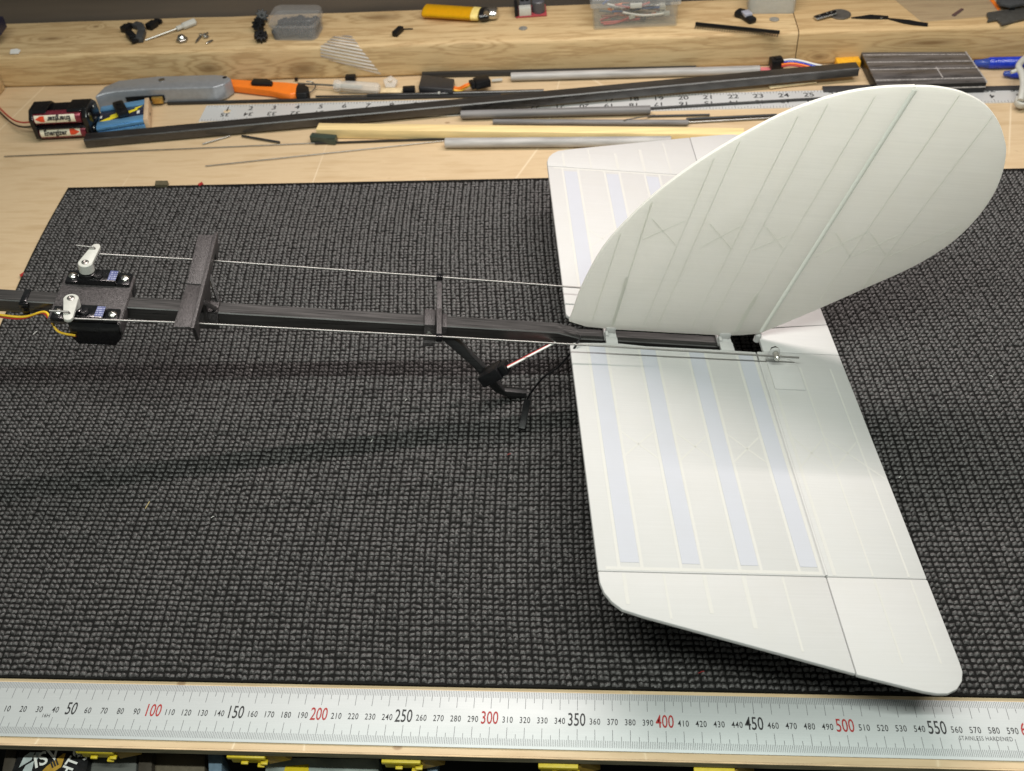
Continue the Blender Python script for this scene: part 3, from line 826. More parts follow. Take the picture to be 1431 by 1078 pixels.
# blade with a real hanging hole: outline bridged to the hole
for z, flip in ((0.0, False), (-0.0009, True)):
    ou = [bm.verts.new(Y(x, y, z)) for x, y in y_out]
    hv = [bm.verts.new(Y(x, y, z)) for x, y in hole]
    es = [bm.edges.new((a, b)) for a, b in zip(ou, ou[1:] + ou[:1])] + [bm.edges.new((a, b)) for a, b in zip(hv, hv[1:] + hv[:1])]
    bmesh.ops.triangle_fill(bm, edges=es, use_beauty=True)
    if z == 0.0:
        top = (ou, hv)
    else:
        for A, B in zip(top, (ou, hv)):
            for i in range(len(A)):
                j = (i + 1) % len(A)
                bm.faces.new((A[i], A[j], B[j], B[i]))
obj('blade', bm, yard_alu, yd)
tk, tx = [], []
for k in range(1, 36 * 8):
    l = 0.0062 if k % 8 == 0 else (0.0045 if k % 4 == 0 else 0.0030)
    tick_quads(tk, k / 8 * IN, YW1 - 0.0003 - l, YW1 - 0.0003, 0.0004, 0.00006, Y)
    tick_quads(tk, k / 8 * IN, YW0 + 0.0003, YW0 + 0.0003 + l, 0.0004, 0.00006, Y)
for k in range(1, 36):
    tx.append(text_bm(str(k), 0.0108, MX(Y(k * IN, 0.0000, 0.00007), yx, yy), 1.05, bold=0.0001))
    tx.append(text_bm(str(36 - k), 0.0100, MX(Y(k * IN, -0.0112, 0.00007), -yx, -yy), 1.05, bold=0.0001))
obj('graduations', quads(tk), ink_grey, yd)
for bm in tx:
    obj('numeral', bm, ink, yd)

# ------------------------------------------------------------------ tubes, rods and strips on the bench
def rod(name, label, p0, p1, d, m, cat='rod', square=False, group=None, bevel=0.0005, h=None):
    if square:
        bm = bar(p0, p1, d, h or d, bevel)
    else:
        a, b = V(p0), V(p1)
        t = (b - a).normalized()
        bm = tube([a, a + t * 0.0006, b - t * 0.0006, b], [d * 0.45, d / 2, d / 2, d * 0.45], 16)
    return obj(name, bm, m, label=label, cat=cat, group=group)
LT = [(-0.16277, 0.62776, 0.0049), (0.62995, 0.72052, 0.0109)]
obj('carbon_tube', hollow(LT, 0.0140, 0.0096, 0.0013), carbon, label='long square black carbon tube lying slantwise across the yardstick', cat='carbon tube')
for a in [('carbon_strip', 'long thin black strip along the far edge of the yardstick', (-0.10075, 0.70563, 0.0013), (0.26218, 0.70433, 0.0013), 0.0026, 'carbon_dark', {'square': True, 'cat': 'strip', 'group': 'thin rods and tubes lying on the bench', 'bevel': 0.0002}), ('carbon_rod', 'dark rod behind the yardstick in front of the clear screwdriver', (0.11841, 0.70892, 0.0021), (0.30737, 0.70868, 0.0021), 0.0042, 'carbon', {'group': 'thin rods and tubes lying on the bench'}), ('carbon_rod', 'thin dark rod left of the clear screwdriver handle', (0.06135, 0.71281, 0.0009), (0.11789, 0.71107, 0.0009), 0.0018, 'carbon_dark', {'group': 'thin rods and tubes lying on the bench'}), ('carbon_rod', 'very thin rod under the clear screwdriver handle', (0.08608, 0.71886, 0.0006), (0.13013, 0.7173, 0.0006), 0.0012, 'dull_steel', {'group': 'thin rods and tubes lying on the bench'}), ('grey_tube', 'pale grey stained tube below the long timber, behind the carbon tube', (0.27117, 0.73663, 0.0045), (0.53427, 0.73694, 0.0045), 0.009, 'carbon_pale', {'cat': 'tube', 'group': 'thin rods and tubes lying on the bench'}), ('dark_tube', 'dark square tube against the foot of the long timber', (0.17306, 0.75057, 0.0025), (0.46875, 0.74682, 0.0025), 0.005, 'carbon_dark', {'square': True, 'cat': 'tube', 'group': 'thin rods and tubes lying on the bench'}), ('grey_tube', 'mid grey tube just behind the pale pine strip, the upper of two', (0.22408, 0.6593, 0.0055), (0.41682, 0.65972, 0.0055), 0.0086, 'carbon_grey', {'cat': 'tube', 'group': 'thin rods and tubes lying on the bench'}), ('grey_tube', 'slimmer grey tube touching the pale pine strip, the lower of two', (0.25776, 0.64838, 0.0028), (0.45347, 0.63793, 0.0028), 0.0056, 'carbon_grey', {'cat': 'tube', 'group': 'thin rods and tubes lying on the bench'}), ('grey_tube', 'pale grey tube in front of the pine strip, nearest to the mat', (0.21304, 0.60715, 0.005), (0.43452, 0.60099, 0.005), 0.01, 'carbon_pale', {'cat': 'tube', 'group': 'thin rods and tubes lying on the bench'}), ('carbon_rod', 'black rod lying along the near edge of the yardstick', (0.4173, 0.66887, 0.0018), (0.59091, 0.67986, 0.0018), 0.0026, 'carbon_dark', {'group': 'thin rods and tubes lying on the bench'}), ('carbon_rod', 'second black rod in front of the yardstick, nearer the mat', (0.45199, 0.64672, 0.0014), (0.54179, 0.65036, 0.0014), 0.0028, 'carbon_dark', {'group': 'thin rods and tubes lying on the bench'}), ('carbon_rod', 'dull rod beside the second black rod in front of the yardstick', (0.45379, 0.64134, 0.001), (0.53428, 0.64569, 0.001), 0.002, 'dull_steel', {'group': 'thin rods and tubes lying on the bench'}), ('carbon_rod', 'short dark rod at the end of the upper grey tube', (0.41393, 0.65509, 0.001), (0.47599, 0.65488, 0.001), 0.002, 'carbon_dark', {'group': 'thin rods and tubes lying on the bench'}), ('carbon_rod', 'thin pale rod crossing the slimmer grey tube', (0.38981, 0.6394, 0.0065), (0.42117, 0.65682, 0.001), 0.0012, 'wire_steel', {'group': 'thin rods and tubes lying on the bench'}), ('green_tube', 'dark green tube end showing at the left end of the pine strip', (0.07431, 0.62498, 0.0038), (0.10105, 0.6198, 0.0038), 0.0076, 'green_black', {'square': True, 'cat': 'tube', 'bevel': 0.0008}), ('carbon_strip', 'thin dark strip in front of the pine strip', (0.07863, 0.61875, 0.0009), (0.2133, 0.62168, 0.0009), 0.0018, 'carbon_dark', {'square': True, 'cat': 'strip', 'bevel': 0.0002}), ('steel_wire', 'long thin wire lying on the bare ply left of the strips', (-0.2452, 0.60818, 0.0005), (0.07835, 0.61981, 0.0005), 0.001, 'dull_steel', {'cat': 'wire', 'group': 'thin rods and tubes lying on the bench'}), ('steel_wire', 'thin wire pointing at the grey tube nearest to the mat', (-0.02539, 0.58216, 0.0005), (0.21069, 0.61845, 0.0005), 0.001, 'dull_steel', {'cat': 'wire', 'group': 'thin rods and tubes lying on the bench'}), ('carbon_rod', 'short dark rod poking out below the long carbon tube', (-0.00118, 0.63605, 0.0011), (0.04174, 0.622, 0.0011), 0.0022, 'carbon_dark', {'group': 'thin rods and tubes lying on the bench'}), ('steel_pin', 'short bronze pin with a head below the long carbon tube', (-0.03929, 0.62269, 0.0007), (-0.01367, 0.63725, 0.0007), 0.0014, 'dull_steel', {'cat': 'pin', 'group': 'thin rods and tubes lying on the bench'})]:
    rod(a[0], a[1], a[2], a[3], a[4], globals()[a[5]], **a[6])
ws = [(0.0796, 0.63633, 0.0049), (0.50437, 0.60756, 0.0049)]
obj('wood_strip', bar(ws[0], ws[1], 0.0125, 0.0100, 0.0004), mat('pale_pine', (0.78, 0.60, 0.30), 0.55, 0, 0.14, 1.0, 0.1, 1.0, stretch=(14, 260, 200)), label='square pale pine strip lying between the grey tubes', cat='wood strip')

# ------------------------------------------------------------------ utility knife
kn = {'org': (-0.10437, 0.71653, 0.0), 'high': [(-0.17293, 0.69441, 0.018), (-0.16905, 0.7155, 0.018), (-0.15715, 0.72804, 0.018), (-0.11578, 0.73514, 0.018), (-0.05146, 0.73511, 0.018), (-0.03715, 0.73226, 0.018), (-0.03051, 0.72487, 0.018), (-0.03555, 0.71359, 0.018), (-0.04571, 0.70729, 0.018), (-0.11925, 0.70745, 0.018), (-0.15393, 0.70398, 0.018), (-0.16398, 0.70072, 0.018)], 'low': [(-0.17293, 0.69441, 0.0004), (-0.16905, 0.7155, 0.0004), (-0.15715, 0.72804, 0.0004), (-0.11578, 0.73514, 0.0004), (-0.05146, 0.73511, 0.0004), (-0.03715, 0.73226, 0.0004), (-0.03051, 0.72487, 0.0004), (-0.03555, 0.71359, 0.0004), (-0.04571, 0.70729, 0.0004), (-0.11925, 0.70745, 0.0004), (-0.15393, 0.70398, 0.0004), (-0.16398, 0.70072, 0.0004)], 'slot': [(-0.14451, 0.70397, 0.005), (-0.10217, 0.70526, 0.005), (-0.10224, 0.70756, 0.005), (-0.14458, 0.70627, 0.005), (-0.14451, 0.70397, 0.0105), (-0.10217, 0.70526, 0.0105), (-0.10224, 0.70756, 0.0105), (-0.14458, 0.70627, 0.0105)], 'slider': [(-0.1154, 0.70166, 0.003), (-0.10364, 0.70202, 0.003), (-0.1038, 0.70751, 0.003), (-0.11557, 0.70715, 0.003), (-0.1154, 0.70166, 0.01), (-0.10364, 0.70202, 0.01), (-0.1038, 0.70751, 0.01), (-0.11557, 0.70715, 0.01)], 'screw': (-0.10821, 0.7261, 0.018), 'hole': (-0.03836, 0.72764, 0.018)}
grey_cast = mat('grey_cast', (0.29, 0.305, 0.33), 0.36, 0.35, 0.08, 260, 0.12, 900)
kroot = thing('utility_knife', 'grey metal utility knife lying on its side against the long timber', 'knife', kn['org'])
def loft2(low, high, bev):
    bm = bmesh.new()
    lo = [bm.verts.new(p) for p in low]; hi = [bm.verts.new(p) for p in high]
    n = len(lo)
    bm.faces.new(lo[::-1]); bm.faces.new(hi)
    for i in range(n):
        bm.faces.new((lo[i], lo[(i + 1) % n], hi[(i + 1) % n], hi[i]))
    bmesh.ops.recalc_face_normals(bm, faces=bm.faces)
    if bev:
        es = [e for e in bm.edges if e.calc_face_angle(0) > 0.3]
        bmesh.ops.bevel(bm, geom=es, offset=bev, segments=3, profile=0.6, affect='EDGES', clamp_overlap=True)
    return bm
obj('body', loft2(kn['low'], kn['high'], 0.0019), grey_cast, kroot, angle=50)
obj('slot', hexa(kn['slot'], 0.0003), black_plastic, kroot)
obj('slider', hexa(kn['slider'], 0.0006), mat('brass', (0.55, 0.36, 0.10), 0.4, 0.8, 0.2, 700), kroot)
obj('screw', lathe([(0.0035, 0), (0.0033, 0.0006), (0.0028, 0.0003), (0.0001, 0.0003)], kn['screw']), dull_steel, kroot)
obj('hang_hole', lathe([(0.0024, 0), (0.0024, 0.0003), (0.0001, 0.0003)], kn['hole']), black_plastic, kroot)

# ------------------------------------------------------------------ orange snap-off cutter
oc = {'org': (0.01384, 0.72191, 0.0), 'high': [(-0.04153, 0.74294, 0.0085), (-0.01456, 0.73797, 0.0085), (0.02683, 0.73131, 0.0085), (0.0419, 0.72738, 0.0085), (0.04173, 0.71666, 0.0085), (0.04203, 0.70755, 0.0085), (0.03619, 0.7056, 0.0085), (0.02876, 0.7075, 0.0085), (0.01313, 0.71438, 0.0085), (-0.03608, 0.72778, 0.0085)], 'low': [(-0.04153, 0.74294, 0.0005), (-0.01456, 0.73797, 0.0005), (0.02683, 0.73131, 0.0005), (0.0419, 0.72738, 0.0005), (0.04173, 0.71666, 0.0005), (0.04203, 0.70755, 0.0005), (0.03619, 0.7056, 0.0005), (0.02876, 0.7075, 0.0005), (0.01313, 0.71438, 0.0005), (-0.03608, 0.72778, 0.0005)], 'cap1': [(0.03982, 0.72596, 0.0089), (0.04685, 0.72634, 0.0089), (0.0535, 0.7206, 0.0089), (0.0564, 0.70981, 0.0089), (0.05337, 0.70545, 0.0089), (0.0425, 0.70527, 0.0089), (0.04014, 0.71674, 0.0089)], 'cap0': [(0.03982, 0.72596, 0.0003), (0.04685, 0.72634, 0.0003), (0.0535, 0.7206, 0.0003), (0.0564, 0.70981, 0.0003), (0.05337, 0.70545, 0.0003), (0.0425, 0.70527, 0.0003), (0.04014, 0.71674, 0.0003)], 'slide0': [(-0.01102, 0.72641, 0.0075), (-0.01001, 0.73569, 0.0075), (0.00554, 0.73404, 0.0075), (0.01322, 0.72818, 0.0075), (0.013, 0.72203, 0.0075), (-0.00903, 0.72476, 0.0075)], 'slide1': [(-0.01102, 0.72641, 0.012), (-0.01001, 0.73569, 0.012), (0.00554, 0.73404, 0.012), (0.01322, 0.72818, 0.012), (0.013, 0.72203, 0.012), (-0.00903, 0.72476, 0.012)], 'clip': [(0.04867, 0.73257, 0.008), (0.05426, 0.73436, 0.006), (0.05867, 0.73, 0.004), (0.05752, 0.72264, 0.003), (0.05394, 0.71673, 0.003)]}
oroot = thing('snap_off_cutter', 'orange snap-off cutter with black slider beside the grey knife', 'cutter', oc['org'])
obj('body', loft2(oc['low'], oc['high'], 0.0016), orange_pl, oroot)
obj('slider', loft2(oc['slide0'], oc['slide1'], 0.0010), black_plastic, oroot)
obj('end_cap', loft2(oc['cap0'], oc['cap1'], 0.0016), black_plastic, oroot)
obj('clip', tube(smooth_path(oc['clip']), 0.0007), dull_steel, oroot)

# ------------------------------------------------------------------ battery holder and cells
BH = {'org': (-0.21918, 0.65026, 0.0), 'x': (0.99865, 0.05197, 0.0), 'wire': [(-0.32631, 0.74174, 0.002), (-0.28947, 0.70223, 0.004), (-0.25992, 0.67022, 0.008), (-0.23924, 0.6546, 0.012), (-0.21918, 0.65026, 0.016)]}
bo, bx = V(BH['org']), V(BH['x'])
by = V((0, 0, 1)).cross(bx)
def BB(x, y, z):
    return bo + bx * x + by * y + V((0, 0, z))
broot = thing('battery_holder', 'black plastic holder for four cells with a red lead, left of the blue block', 'battery holder', BH['org'])
hp = [(-0.0165, 0.004), (-0.0165, 0.026), (-0.009, 0.0335), (0.009, 0.0335), (0.017, 0.026), (0.017, 0.006), (0.009, 0.0005), (-0.009, 0.0005)]
def BP(pr, x0, x1, bev=0.0008):
    return prism(pr, x0, x1, lambda y, z, t: BB(t, y, z), bev)
obj('end_plate', BP(hp, 0.0545, 0.0600), black_gloss, broot)
obj('end_plate', BP(hp, -0.0010, 0.0035), black_gloss, broot)
obj('shell', merge(BP([(-0.0135, 0.0315), (-0.0100, 0.0335), (0.009, 0.0335), (0.017, 0.026), (0.017, 0.006), (0.004, 0.0010), (0.001, 0.0010), (0.001, 0.0300)], 0.003, 0.018), BP([(-0.0060, 0.0300), (0.008, 0.0315), (0.017, 0.025), (0.017, 0.006), (0.004, 0.0010), (0.001, 0.0010), (0.001, 0.0285)], 0.0175, 0.040),
                   BP([(-0.0135, 0.0315), (-0.0100, 0.0335), (0.009, 0.0335), (0.017, 0.026), (0.017, 0.006), (0.004, 0.0010), (0.001, 0.0010), (0.001, 0.0300)], 0.0395, 0.055), BP([(-0.0165, 0.0150), (-0.0125, 0.0172), (0.002, 0.0172), (0.002, 0.0150)], 0.003, 0.055, 0.0003)), black_gloss, broot)
for y, z in ((-0.008, 0.009), (-0.008, 0.0245), (0.0085, 0.0245)):
    obj('contact', lathe([(0.0026, 0), (0.0024, 0.0008), (0.0001, 0.0009)], BB(0.0598, y, z), tuple(bx), 12), dull_steel, broot)
obj('lead', tube(smooth_path(BH['wire']), 0.0009), red_wire, broot)
obj('lead', tube(smooth_path([V(p) + V((0.001, -0.004, -0.003)) for p in BH['wire']]), 0.0009), black_plastic, broot)
maroon = mat('cell_maroon', (0.20, 0.028, 0.045), 0.25, 0.4, 0.12, 300)
cream = mat('cell_cream', (0.74, 0.69, 0.55), 0.35, 0, 0.06, 300)
cell_red = mat('cell_red', (0.62, 0.06, 0.02), 0.35, 0, 0.08, 300)
for (yy_, zz_, flip, lab) in ((-0.0090, 0.0082, 1, 'lower'), (-0.0090, 0.0243, -1, 'upper')):
    c = thing('battery', 'maroon and cream cell in the black holder, ' + lab + (' one with upright lettering' if flip > 0 else ' one with upside-down lettering'), 'battery', tuple(BB(0.028, yy_, zz_ - 0.007)), 'cells in the battery holder')
    R = 0.0070
    obj('casing', lathe([(0.0001, 0), (0.0050, 0.0001), (0.0068, 0.0006), (R, 0.0014), (R, 0.0490), (0.0066, 0.0498), (0.0028, 0.0500), (0.0028, 0.0512), (0.0001, 0.0513)], BB(0.0032, yy_, zz_), tuple(bx), 28), maroon, c)
    # cream band on the lower front of the cell, wrapped round it
    a0, a1 = (195, 262) if flip > 0 else (195, 262)
    def patch(x0, x1, a0, a1, rr, m, nm, tip=0.0):
        n = 10
        rows = []
        bm = bmesh.new()
        for i in range(n + 1):
            a = math.radians(a0 + (a1 - a0) * i / n)
            k = abs(i / n - 0.5) * 2
            e0, e1 = x0, x1
            if tip > 0: e1 = x1 - tip * k
            if tip < 0: e0 = x0 - tip * k
            rows.append([bm.verts.new(BB(e, yy_ + rr * math.cos(a), zz_ + rr * math.sin(a))) for e in (e0, e1)])
        for r0_, r1_ in zip(rows, rows[1:]):
            bm.faces.new((r0_[0], r0_[1], r1_[1], r1_[0]))
        obj(nm, bm, m, c)
    if flip > 0:
        patch(0.0050, 0.0475, 132, 200, R + 0.00006, cream, 'band')
        patch(0.0365, 0.0470, 138, 190, R + 0.00012, cell_red, 'arrow', 0.006)
        tM = (0.0215, 164)
    else:
        patch(0.0050, 0.0475, 132, 200, R + 0.00006, cream, 'band')
        patch(0.0055, 0.0155, 138, 190, R + 0.00012, cell_red, 'arrow', -0.006)
        tM = (0.0310, 164)
    a = math.radians(tM[1])
    nrm = by * math.cos(a) + V((0, 0, math.sin(a)))
    upv = (by * math.sin(a) * -1 + V((0, 0, math.cos(a)))) * -1
    ax_o = BB(tM[0], yy_, zz_)
    M = MX(ax_o, bx * flip, upv * flip)
    obj('lettering', text_bm('Energizer', 0.0078, M, 0.82, wrap=R + 0.0008, bold=0.00025), ink, c)

# ------------------------------------------------------------------ blue block with label, black knob
BL = {'org': (-0.13695, 0.66909, 0.0), 'top': [(-0.16416, 0.68364, 0.012), (-0.12004, 0.69627, 0.012), (-0.1086, 0.6549, 0.012), (-0.155, 0.64156, 0.012)], 'h': 0.012}
blue_al = mat('blue_anodised', (0.15, 0.36, 0.62), 0.30, 0.45, 0.15, 1.0, 0.1, 1.0, stretch=(10, 400, 400))
blr = thing('blue_block', 'blue anodised metal block with a dark label and yellow flashes, right of the battery holder', 'metal block', BL['org'])
bc = [V(p) for p in BL['top']]          # back-left, back-right, front-right, front-left
hB = BL['h']
def BQ(s, t, z):
    a = bc[0].lerp(bc[1], s); b = bc[3].lerp(bc[2], s)
    p = a.lerp(b, t); return V((p.x, p.y, z))
def bslab(s0, s1, t0, t1, z0, z1, bev=0.0004):
    return hexa([BQ(s0, t1, z0), BQ(s1, t1, z0), BQ(s1, t0, z0), BQ(s0, t0, z0), BQ(s0, t1, z1), BQ(s1, t1, z1), BQ(s1, t0, z1), BQ(s0, t0, z1)], bev)
obj('extrusion', merge(bslab(0, 1, 0, 1, -0.0005, hB - 0.002), bslab(0, 1, 0.0, 0.22, hB - 0.0025, hB), bslab(0, 1, 0.76, 1.0, hB - 0.0025, hB), bslab(0, 1, 1.0, 1.04, hB - 0.004, hB - 0.001), bslab(0, 1, 1.0, 1.035, hB - 0.009, hB - 0.006), bslab(0, 1, 1.0, 1.035, 0.001, 0.004)), blue_al, blr)
obj('label_plate', bslab(0.02, 0.985, 0.22, 0.76, hB - 0.0022, hB - 0.0012, 0.0001), mat('label_navy', (0.015, 0.018, 0.040), 0.3, 0, 0.2, 300), blr)
def poly_on(pts, z, nm, m):
    bm = bmesh.new(); bm.faces.new([bm.verts.new(BQ(s, t, z)) for s, t in pts])
    obj(nm, bm, m, blr)
yel = mat('label_yellow', (0.80, 0.66, 0.03), 0.4, 0, 0.08, 300)
poly_on([(0.03, 0.70), (0.26, 0.56), (0.24, 0.50), (0.42, 0.40), (0.40, 0.50), (0.44, 0.62), (0.22, 0.74)], hB - 0.0011, 'flash', yel)
poly_on([(0.62, 0.42), (0.80, 0.36), (0.78, 0.30), (0.97, 0.24), (0.84, 0.38), (0.86, 0.42), (0.66, 0.54)], hB - 0.0011, 'flash', yel)
poly_on([(0.84, 0.62), (0.90, 0.60), (0.90, 0.46), (0.84, 0.48)], hB - 0.0011, 'mark', white_paint)
poly_on([(0.03, 0.56), (0.07, 0.55), (0.07, 0.45), (0.03, 0.46)], hB - 0.0011, 'mark', white_paint)
obj('end_plate', bslab(1.0, 1.10, -0.04, 1.03, -0.0005, hB + 0.0005, 0.0005), mat('tan_board', (0.58, 0.42, 0.27), 0.6, 0, 0.1, 200), blr)
obj('hole', lathe([(0.0016, 0), (0.0016, 0.0003), (0.0001, 0.0003)], BQ(1.102, 0.55, hB * 0.55), tuple((bc[1] - bc[0]).normalized()), 12), black_plastic, blr)
kb = [(-0.14308, 0.68065, 0.0165), (-0.12903, 0.65821, 0.0165)]
obj('rubber_grommet', merge(bar(kb[0], kb[1], 0.0115, 0.0075, 0.0020), tube([V(kb[0]).lerp(V(kb[1]), 0.3) + V((0, 0, 0.0030)), V(kb[0]).lerp(V(kb[1]), 0.3) + V((0, 0, 0.0046))], 0.0028, 12), tube([V(kb[0]).lerp(V(kb[1]), 0.72) + V((0, 0, 0.0030)), V(kb[0]).lerp(V(kb[1]), 0.72) + V((0, 0, 0.0046))], 0.0028, 12)), black_plastic, label='black rounded rubber piece lying on top of the blue block', cat='rubber piece')

# ------------------------------------------------------------------ screwdriver with clear handle
clear_pl = clear('clear_plastic', (0.97, 0.97, 0.95), 0.42, 0.16, (0.80, 0.76, 0.72))
SDV = {'h': [(0.08151, 0.72446, 0.0068), (0.13209, 0.71562, 0.0068)], 's': (0.03854, 0.73302, 0.0055)}
sr = thing('screwdriver', 'small screwdriver with clear ribbed handle behind the yardstick', 'screwdriver', SDV['h'][0])
a, b = V(SDV['h'][0]), V(SDV['h'][1]); axs = (b - a); Lh = axs.length
obj('handle', lathe([(0.0001, 0), (0.0062, 0.0002), (0.0068, 0.004), (0.0050, 0.0085), (0.0058, 0.012), (0.0062, Lh * 0.55), (0.0058, Lh - 0.003), (0.0040, Lh - 0.0006), (0.0001, Lh)], a, tuple(axs), 8), clear_pl, sr, angle=20)
obj('core', lathe([(0.0001, 0), (0.0022, 0.0001), (0.0022, Lh * 0.6), (0.0001, Lh * 0.62)], a, tuple(axs), 10), white_nylon, sr)
obj('shaft', tube([SDV['s'], a + axs * 0.4], 0.0011, 10), dull_steel, sr)

obj('glue_cap', lathe([(0.0001, 0), (0.0078, 0), (0.0084, 0.0018), (0.0080, 0.0045), (0.0030, 0.0060), (0.0024, 0.0090), (0.0001, 0.0092)], (0.14071, 0.73224, 0.002), (0.1, -0.45, 0.9), 5), clear_pl, label='clear five-sided plastic cap leaning on the long timber', cat='cap', angle=20)

# ------------------------------------------------------------------ shrink-wrapped pack with orange leads, connectors
PK = {'org': (0.19268, 0.72208, 0.0), 'high': [(0.17423, 0.74017, 0.0085), (0.21116, 0.72879, 0.0085), (0.21141, 0.70605, 0.0085), (0.17392, 0.71332, 0.0085)], 'low': [(0.17423, 0.74017, 0.0006), (0.21116, 0.72879, 0.0006), (0.21141, 0.70605, 0.0006), (0.17392, 0.71332, 0.0006)], 'wires': [[(0.20964, 0.71574, 0.004), (0.21652, 0.7149, 0.003), (0.22298, 0.71443, 0.006), (0.22998, 0.71616, 0.009)], [(0.2092, 0.7203, 0.004), (0.21618, 0.7187, 0.003), (0.2236, 0.71711, 0.007), (0.22979, 0.71844, 0.009)], [(0.20965, 0.71452, 0.003), (0.21801, 0.71436, 0.002), (0.2251, 0.71536, 0.005), (0.23087, 0.7146, 0.009)]], 'plug': [(0.24944, 0.72115, 0.009), (0.23387, 0.71519, 0.009), (0.22947, 0.71317, 0.009)]}
pr_ = thing('shrink_pack', 'flat black shrink-wrapped pack with orange leads, behind the yardstick', 'electronic part', PK['org'])
obj('wrap', loft2(PK['low'], PK['high'], 0.0016), mat('shrink_black', (0.022, 0.022, 0.025), 0.4, 0, 0.2, 200, 0.35, 300), pr_)
for k, w in enumerate(PK['wires']):
    obj('lead', tube(smooth_path(w), 0.0010), orange_pl if k < 2 else yellow_wire, pr_)
obj('plug', merge(bar(PK['plug'][0], PK['plug'][1], 0.0130, 0.0085, 0.0012), bar(PK['plug'][1], PK['plug'][2], 0.0100, 0.0070, 0.0010)), black_plastic, pr_)
for nm, lb, p0, p1, w, h, m_ in [('connector_shell', 'small black connector between the paper strip and the shrink-wrapped pack', (0.15648, 0.71556, 0.004), (0.16952, 0.71638, 0.004), 0.0075, 0.006, 'black'), ('terminal_block', 'tiny black block behind the clear screwdriver handle', (0.08935, 0.74466, 0.004), (0.10045, 0.74483, 0.004), 0.008, 0.006, 'black'), ('paper_strip', 'short pale paper strip right of the clear screwdriver', (0.13113, 0.72154, 0.001), (0.15546, 0.72024, 0.001), 0.0095, 0.0008, 'cream'), ('wire_end', 'white frayed wire end beside the black plug', (0.25033, 0.7339, 0.002), (0.26181, 0.73558, 0.002), 0.003, 0.002, 'white'), ('wire_end', 'small white crumb below the black plug', (0.19574, 0.7039, 0.006), (0.19804, 0.70378, 0.006), 0.0025, 0.002, 'white'), ('paper_tag', 'red and white paper tag poking out below the ribbon lead plug', (0.531, 0.74446, 0.001), (0.55627, 0.74376, 0.001), 0.006, 0.0016, 'pink'), ('amber_tape', 'amber tape end between the ribbon lead and the sanding block', (0.61401, 0.74627, 0.004), (0.63859, 0.74789, 0.004), 0.012, 0.008, 'yellow'), ('black_strip', 'flat black strip along the far edge of the yardstick right of the sanding block', (0.75115, 0.69205, 0.001), (0.80377, 0.69136, 0.001), 0.0065, 0.002, 'darkboard'), ('black_strip', 'flat black strip under the right end of the long carbon tube', (0.59395, 0.69904, 0.001), (0.6455, 0.69917, 0.001), 0.01, 0.002, 'darkboard'), ('card_strip', 'tan card strip under the long carbon tube near its right end', (0.5407, 0.70628, 0.001), (0.58919, 0.71544, 0.001), 0.006, 0.001, 'cream'), ('black_connector', 'small black connector by the edge of the long timber, right of the film', (0.14517, 0.76857, 0.0408), (0.15108, 0.78316, 0.0408), 0.0062, 0.0055, 'black'), ('thin_lead', 'short thin lead of the small black connector on the timber', (0.14967, 0.78543, 0.0385), (0.16313, 0.78536, 0.0385), 0.0012, 0.001, 'black'), ('plastic_crumb', 'tiny black crumb at the foot of the timber above the cutter cap', (0.03129, 0.74922, 0.002), (0.03454, 0.74904, 0.002), 0.003, 0.003, 'black')]:
    obj(nm, bar(p0, p1, w, h, min(w, h) * 0.14), {'black': black_plastic, 'gloss': black_gloss, 'white': white_nylon, 'paper': white_paint, 'orange': orange_pl, 'grey': carbon_grey, 'pink': mat('pink', (0.62, 0.18, 0.20), 0.5), 'cream': mat('card', (0.72, 0.58, 0.36), 0.6), 'yellow': mat('amber_tape', (0.75, 0.38, 0.02), 0.4), 'darkboard': mat('dark_sheet', (0.035, 0.034, 0.036), 0.5)}[m_], label=lb, cat=nm.replace('_', ' '))

# ------------------------------------------------------------------ sanding block
SB = {'org': (0.69478, 0.71779, 0.0), 'top': [(0.63992, 0.75325, 0.0125), (0.74519, 0.74745, 0.0125), (0.7504, 0.68551, 0.0125), (0.64359, 0.68496, 0.0125)], 'h': 0.012}
sbm = mat('worn_black', (0.085, 0.078, 0.077), 0.32, 0, 0.55, 1.0, 0.3, 1.0, stretch=(30, 200, 200))
sb = thing('sanding_block', 'dark grooved sanding block with chalky white edges, behind the fin', 'sanding block', SB['org'])
tc_ = [V(p) for p in SB['top']]        # back-left, back-right, front-right, front-left
def SQ(s, t, dz):
    a = tc_[0].lerp(tc_[1], s); b = tc_[3].lerp(tc_[2], s)
    p = a.lerp(b, t); return V((p.x, p.y, p.z + dz))
H_ = SB['h']
def sslab(s0, s1, t0, t1, z0, z1, bev=0.0003):
    return hexa([SQ(s0, t1, z0), SQ(s1, t1, z0), SQ(s1, t0, z0), SQ(s0, t0, z0), SQ(s0, t1, z1), SQ(s1, t1, z1), SQ(s1, t0, z1), SQ(s0, t0, z1)], bev)
obj('body', sslab(0, 1, 0, 1, -H_, -0.0012), black_plastic, sb)
for k in range(5):
    t0 = (0.0, 0.10, 0.33, 0.56, 0.88)[k]; t1 = (0.085, 0.315, 0.545, 0.865, 1.0)[k]
    obj('plank', sslab(0, 1, t0, t1, -0.0014, 0.0 if k < 4 else -0.0005), sbm, sb)
chalk = mat('chalk', (0.33, 0.31, 0.30), 0.7, 0, 0.45, 500)
for t in (0.0925, 0.3225, 0.5525, 0.8725):
    obj('chalk_line', sslab(0.004, 0.996, t - 0.010, t + 0.010, -0.0013, 0.00012, 0.0), chalk, sb)
obj('chalk_line', sslab(0.990, 1.003, 0.0, 1.003, -0.0015, 0.00014, 0.0), chalk, sb)
obj('chalk_line', sslab(0.62, 0.632, 0.50, 0.84, -0.0013, 0.00015, 0.0), chalk, sb)
obj('chalk_line', sslab(0.0, 1.0, 1.0, 1.004, -0.0065, -0.0052, 0.0), chalk, sb)

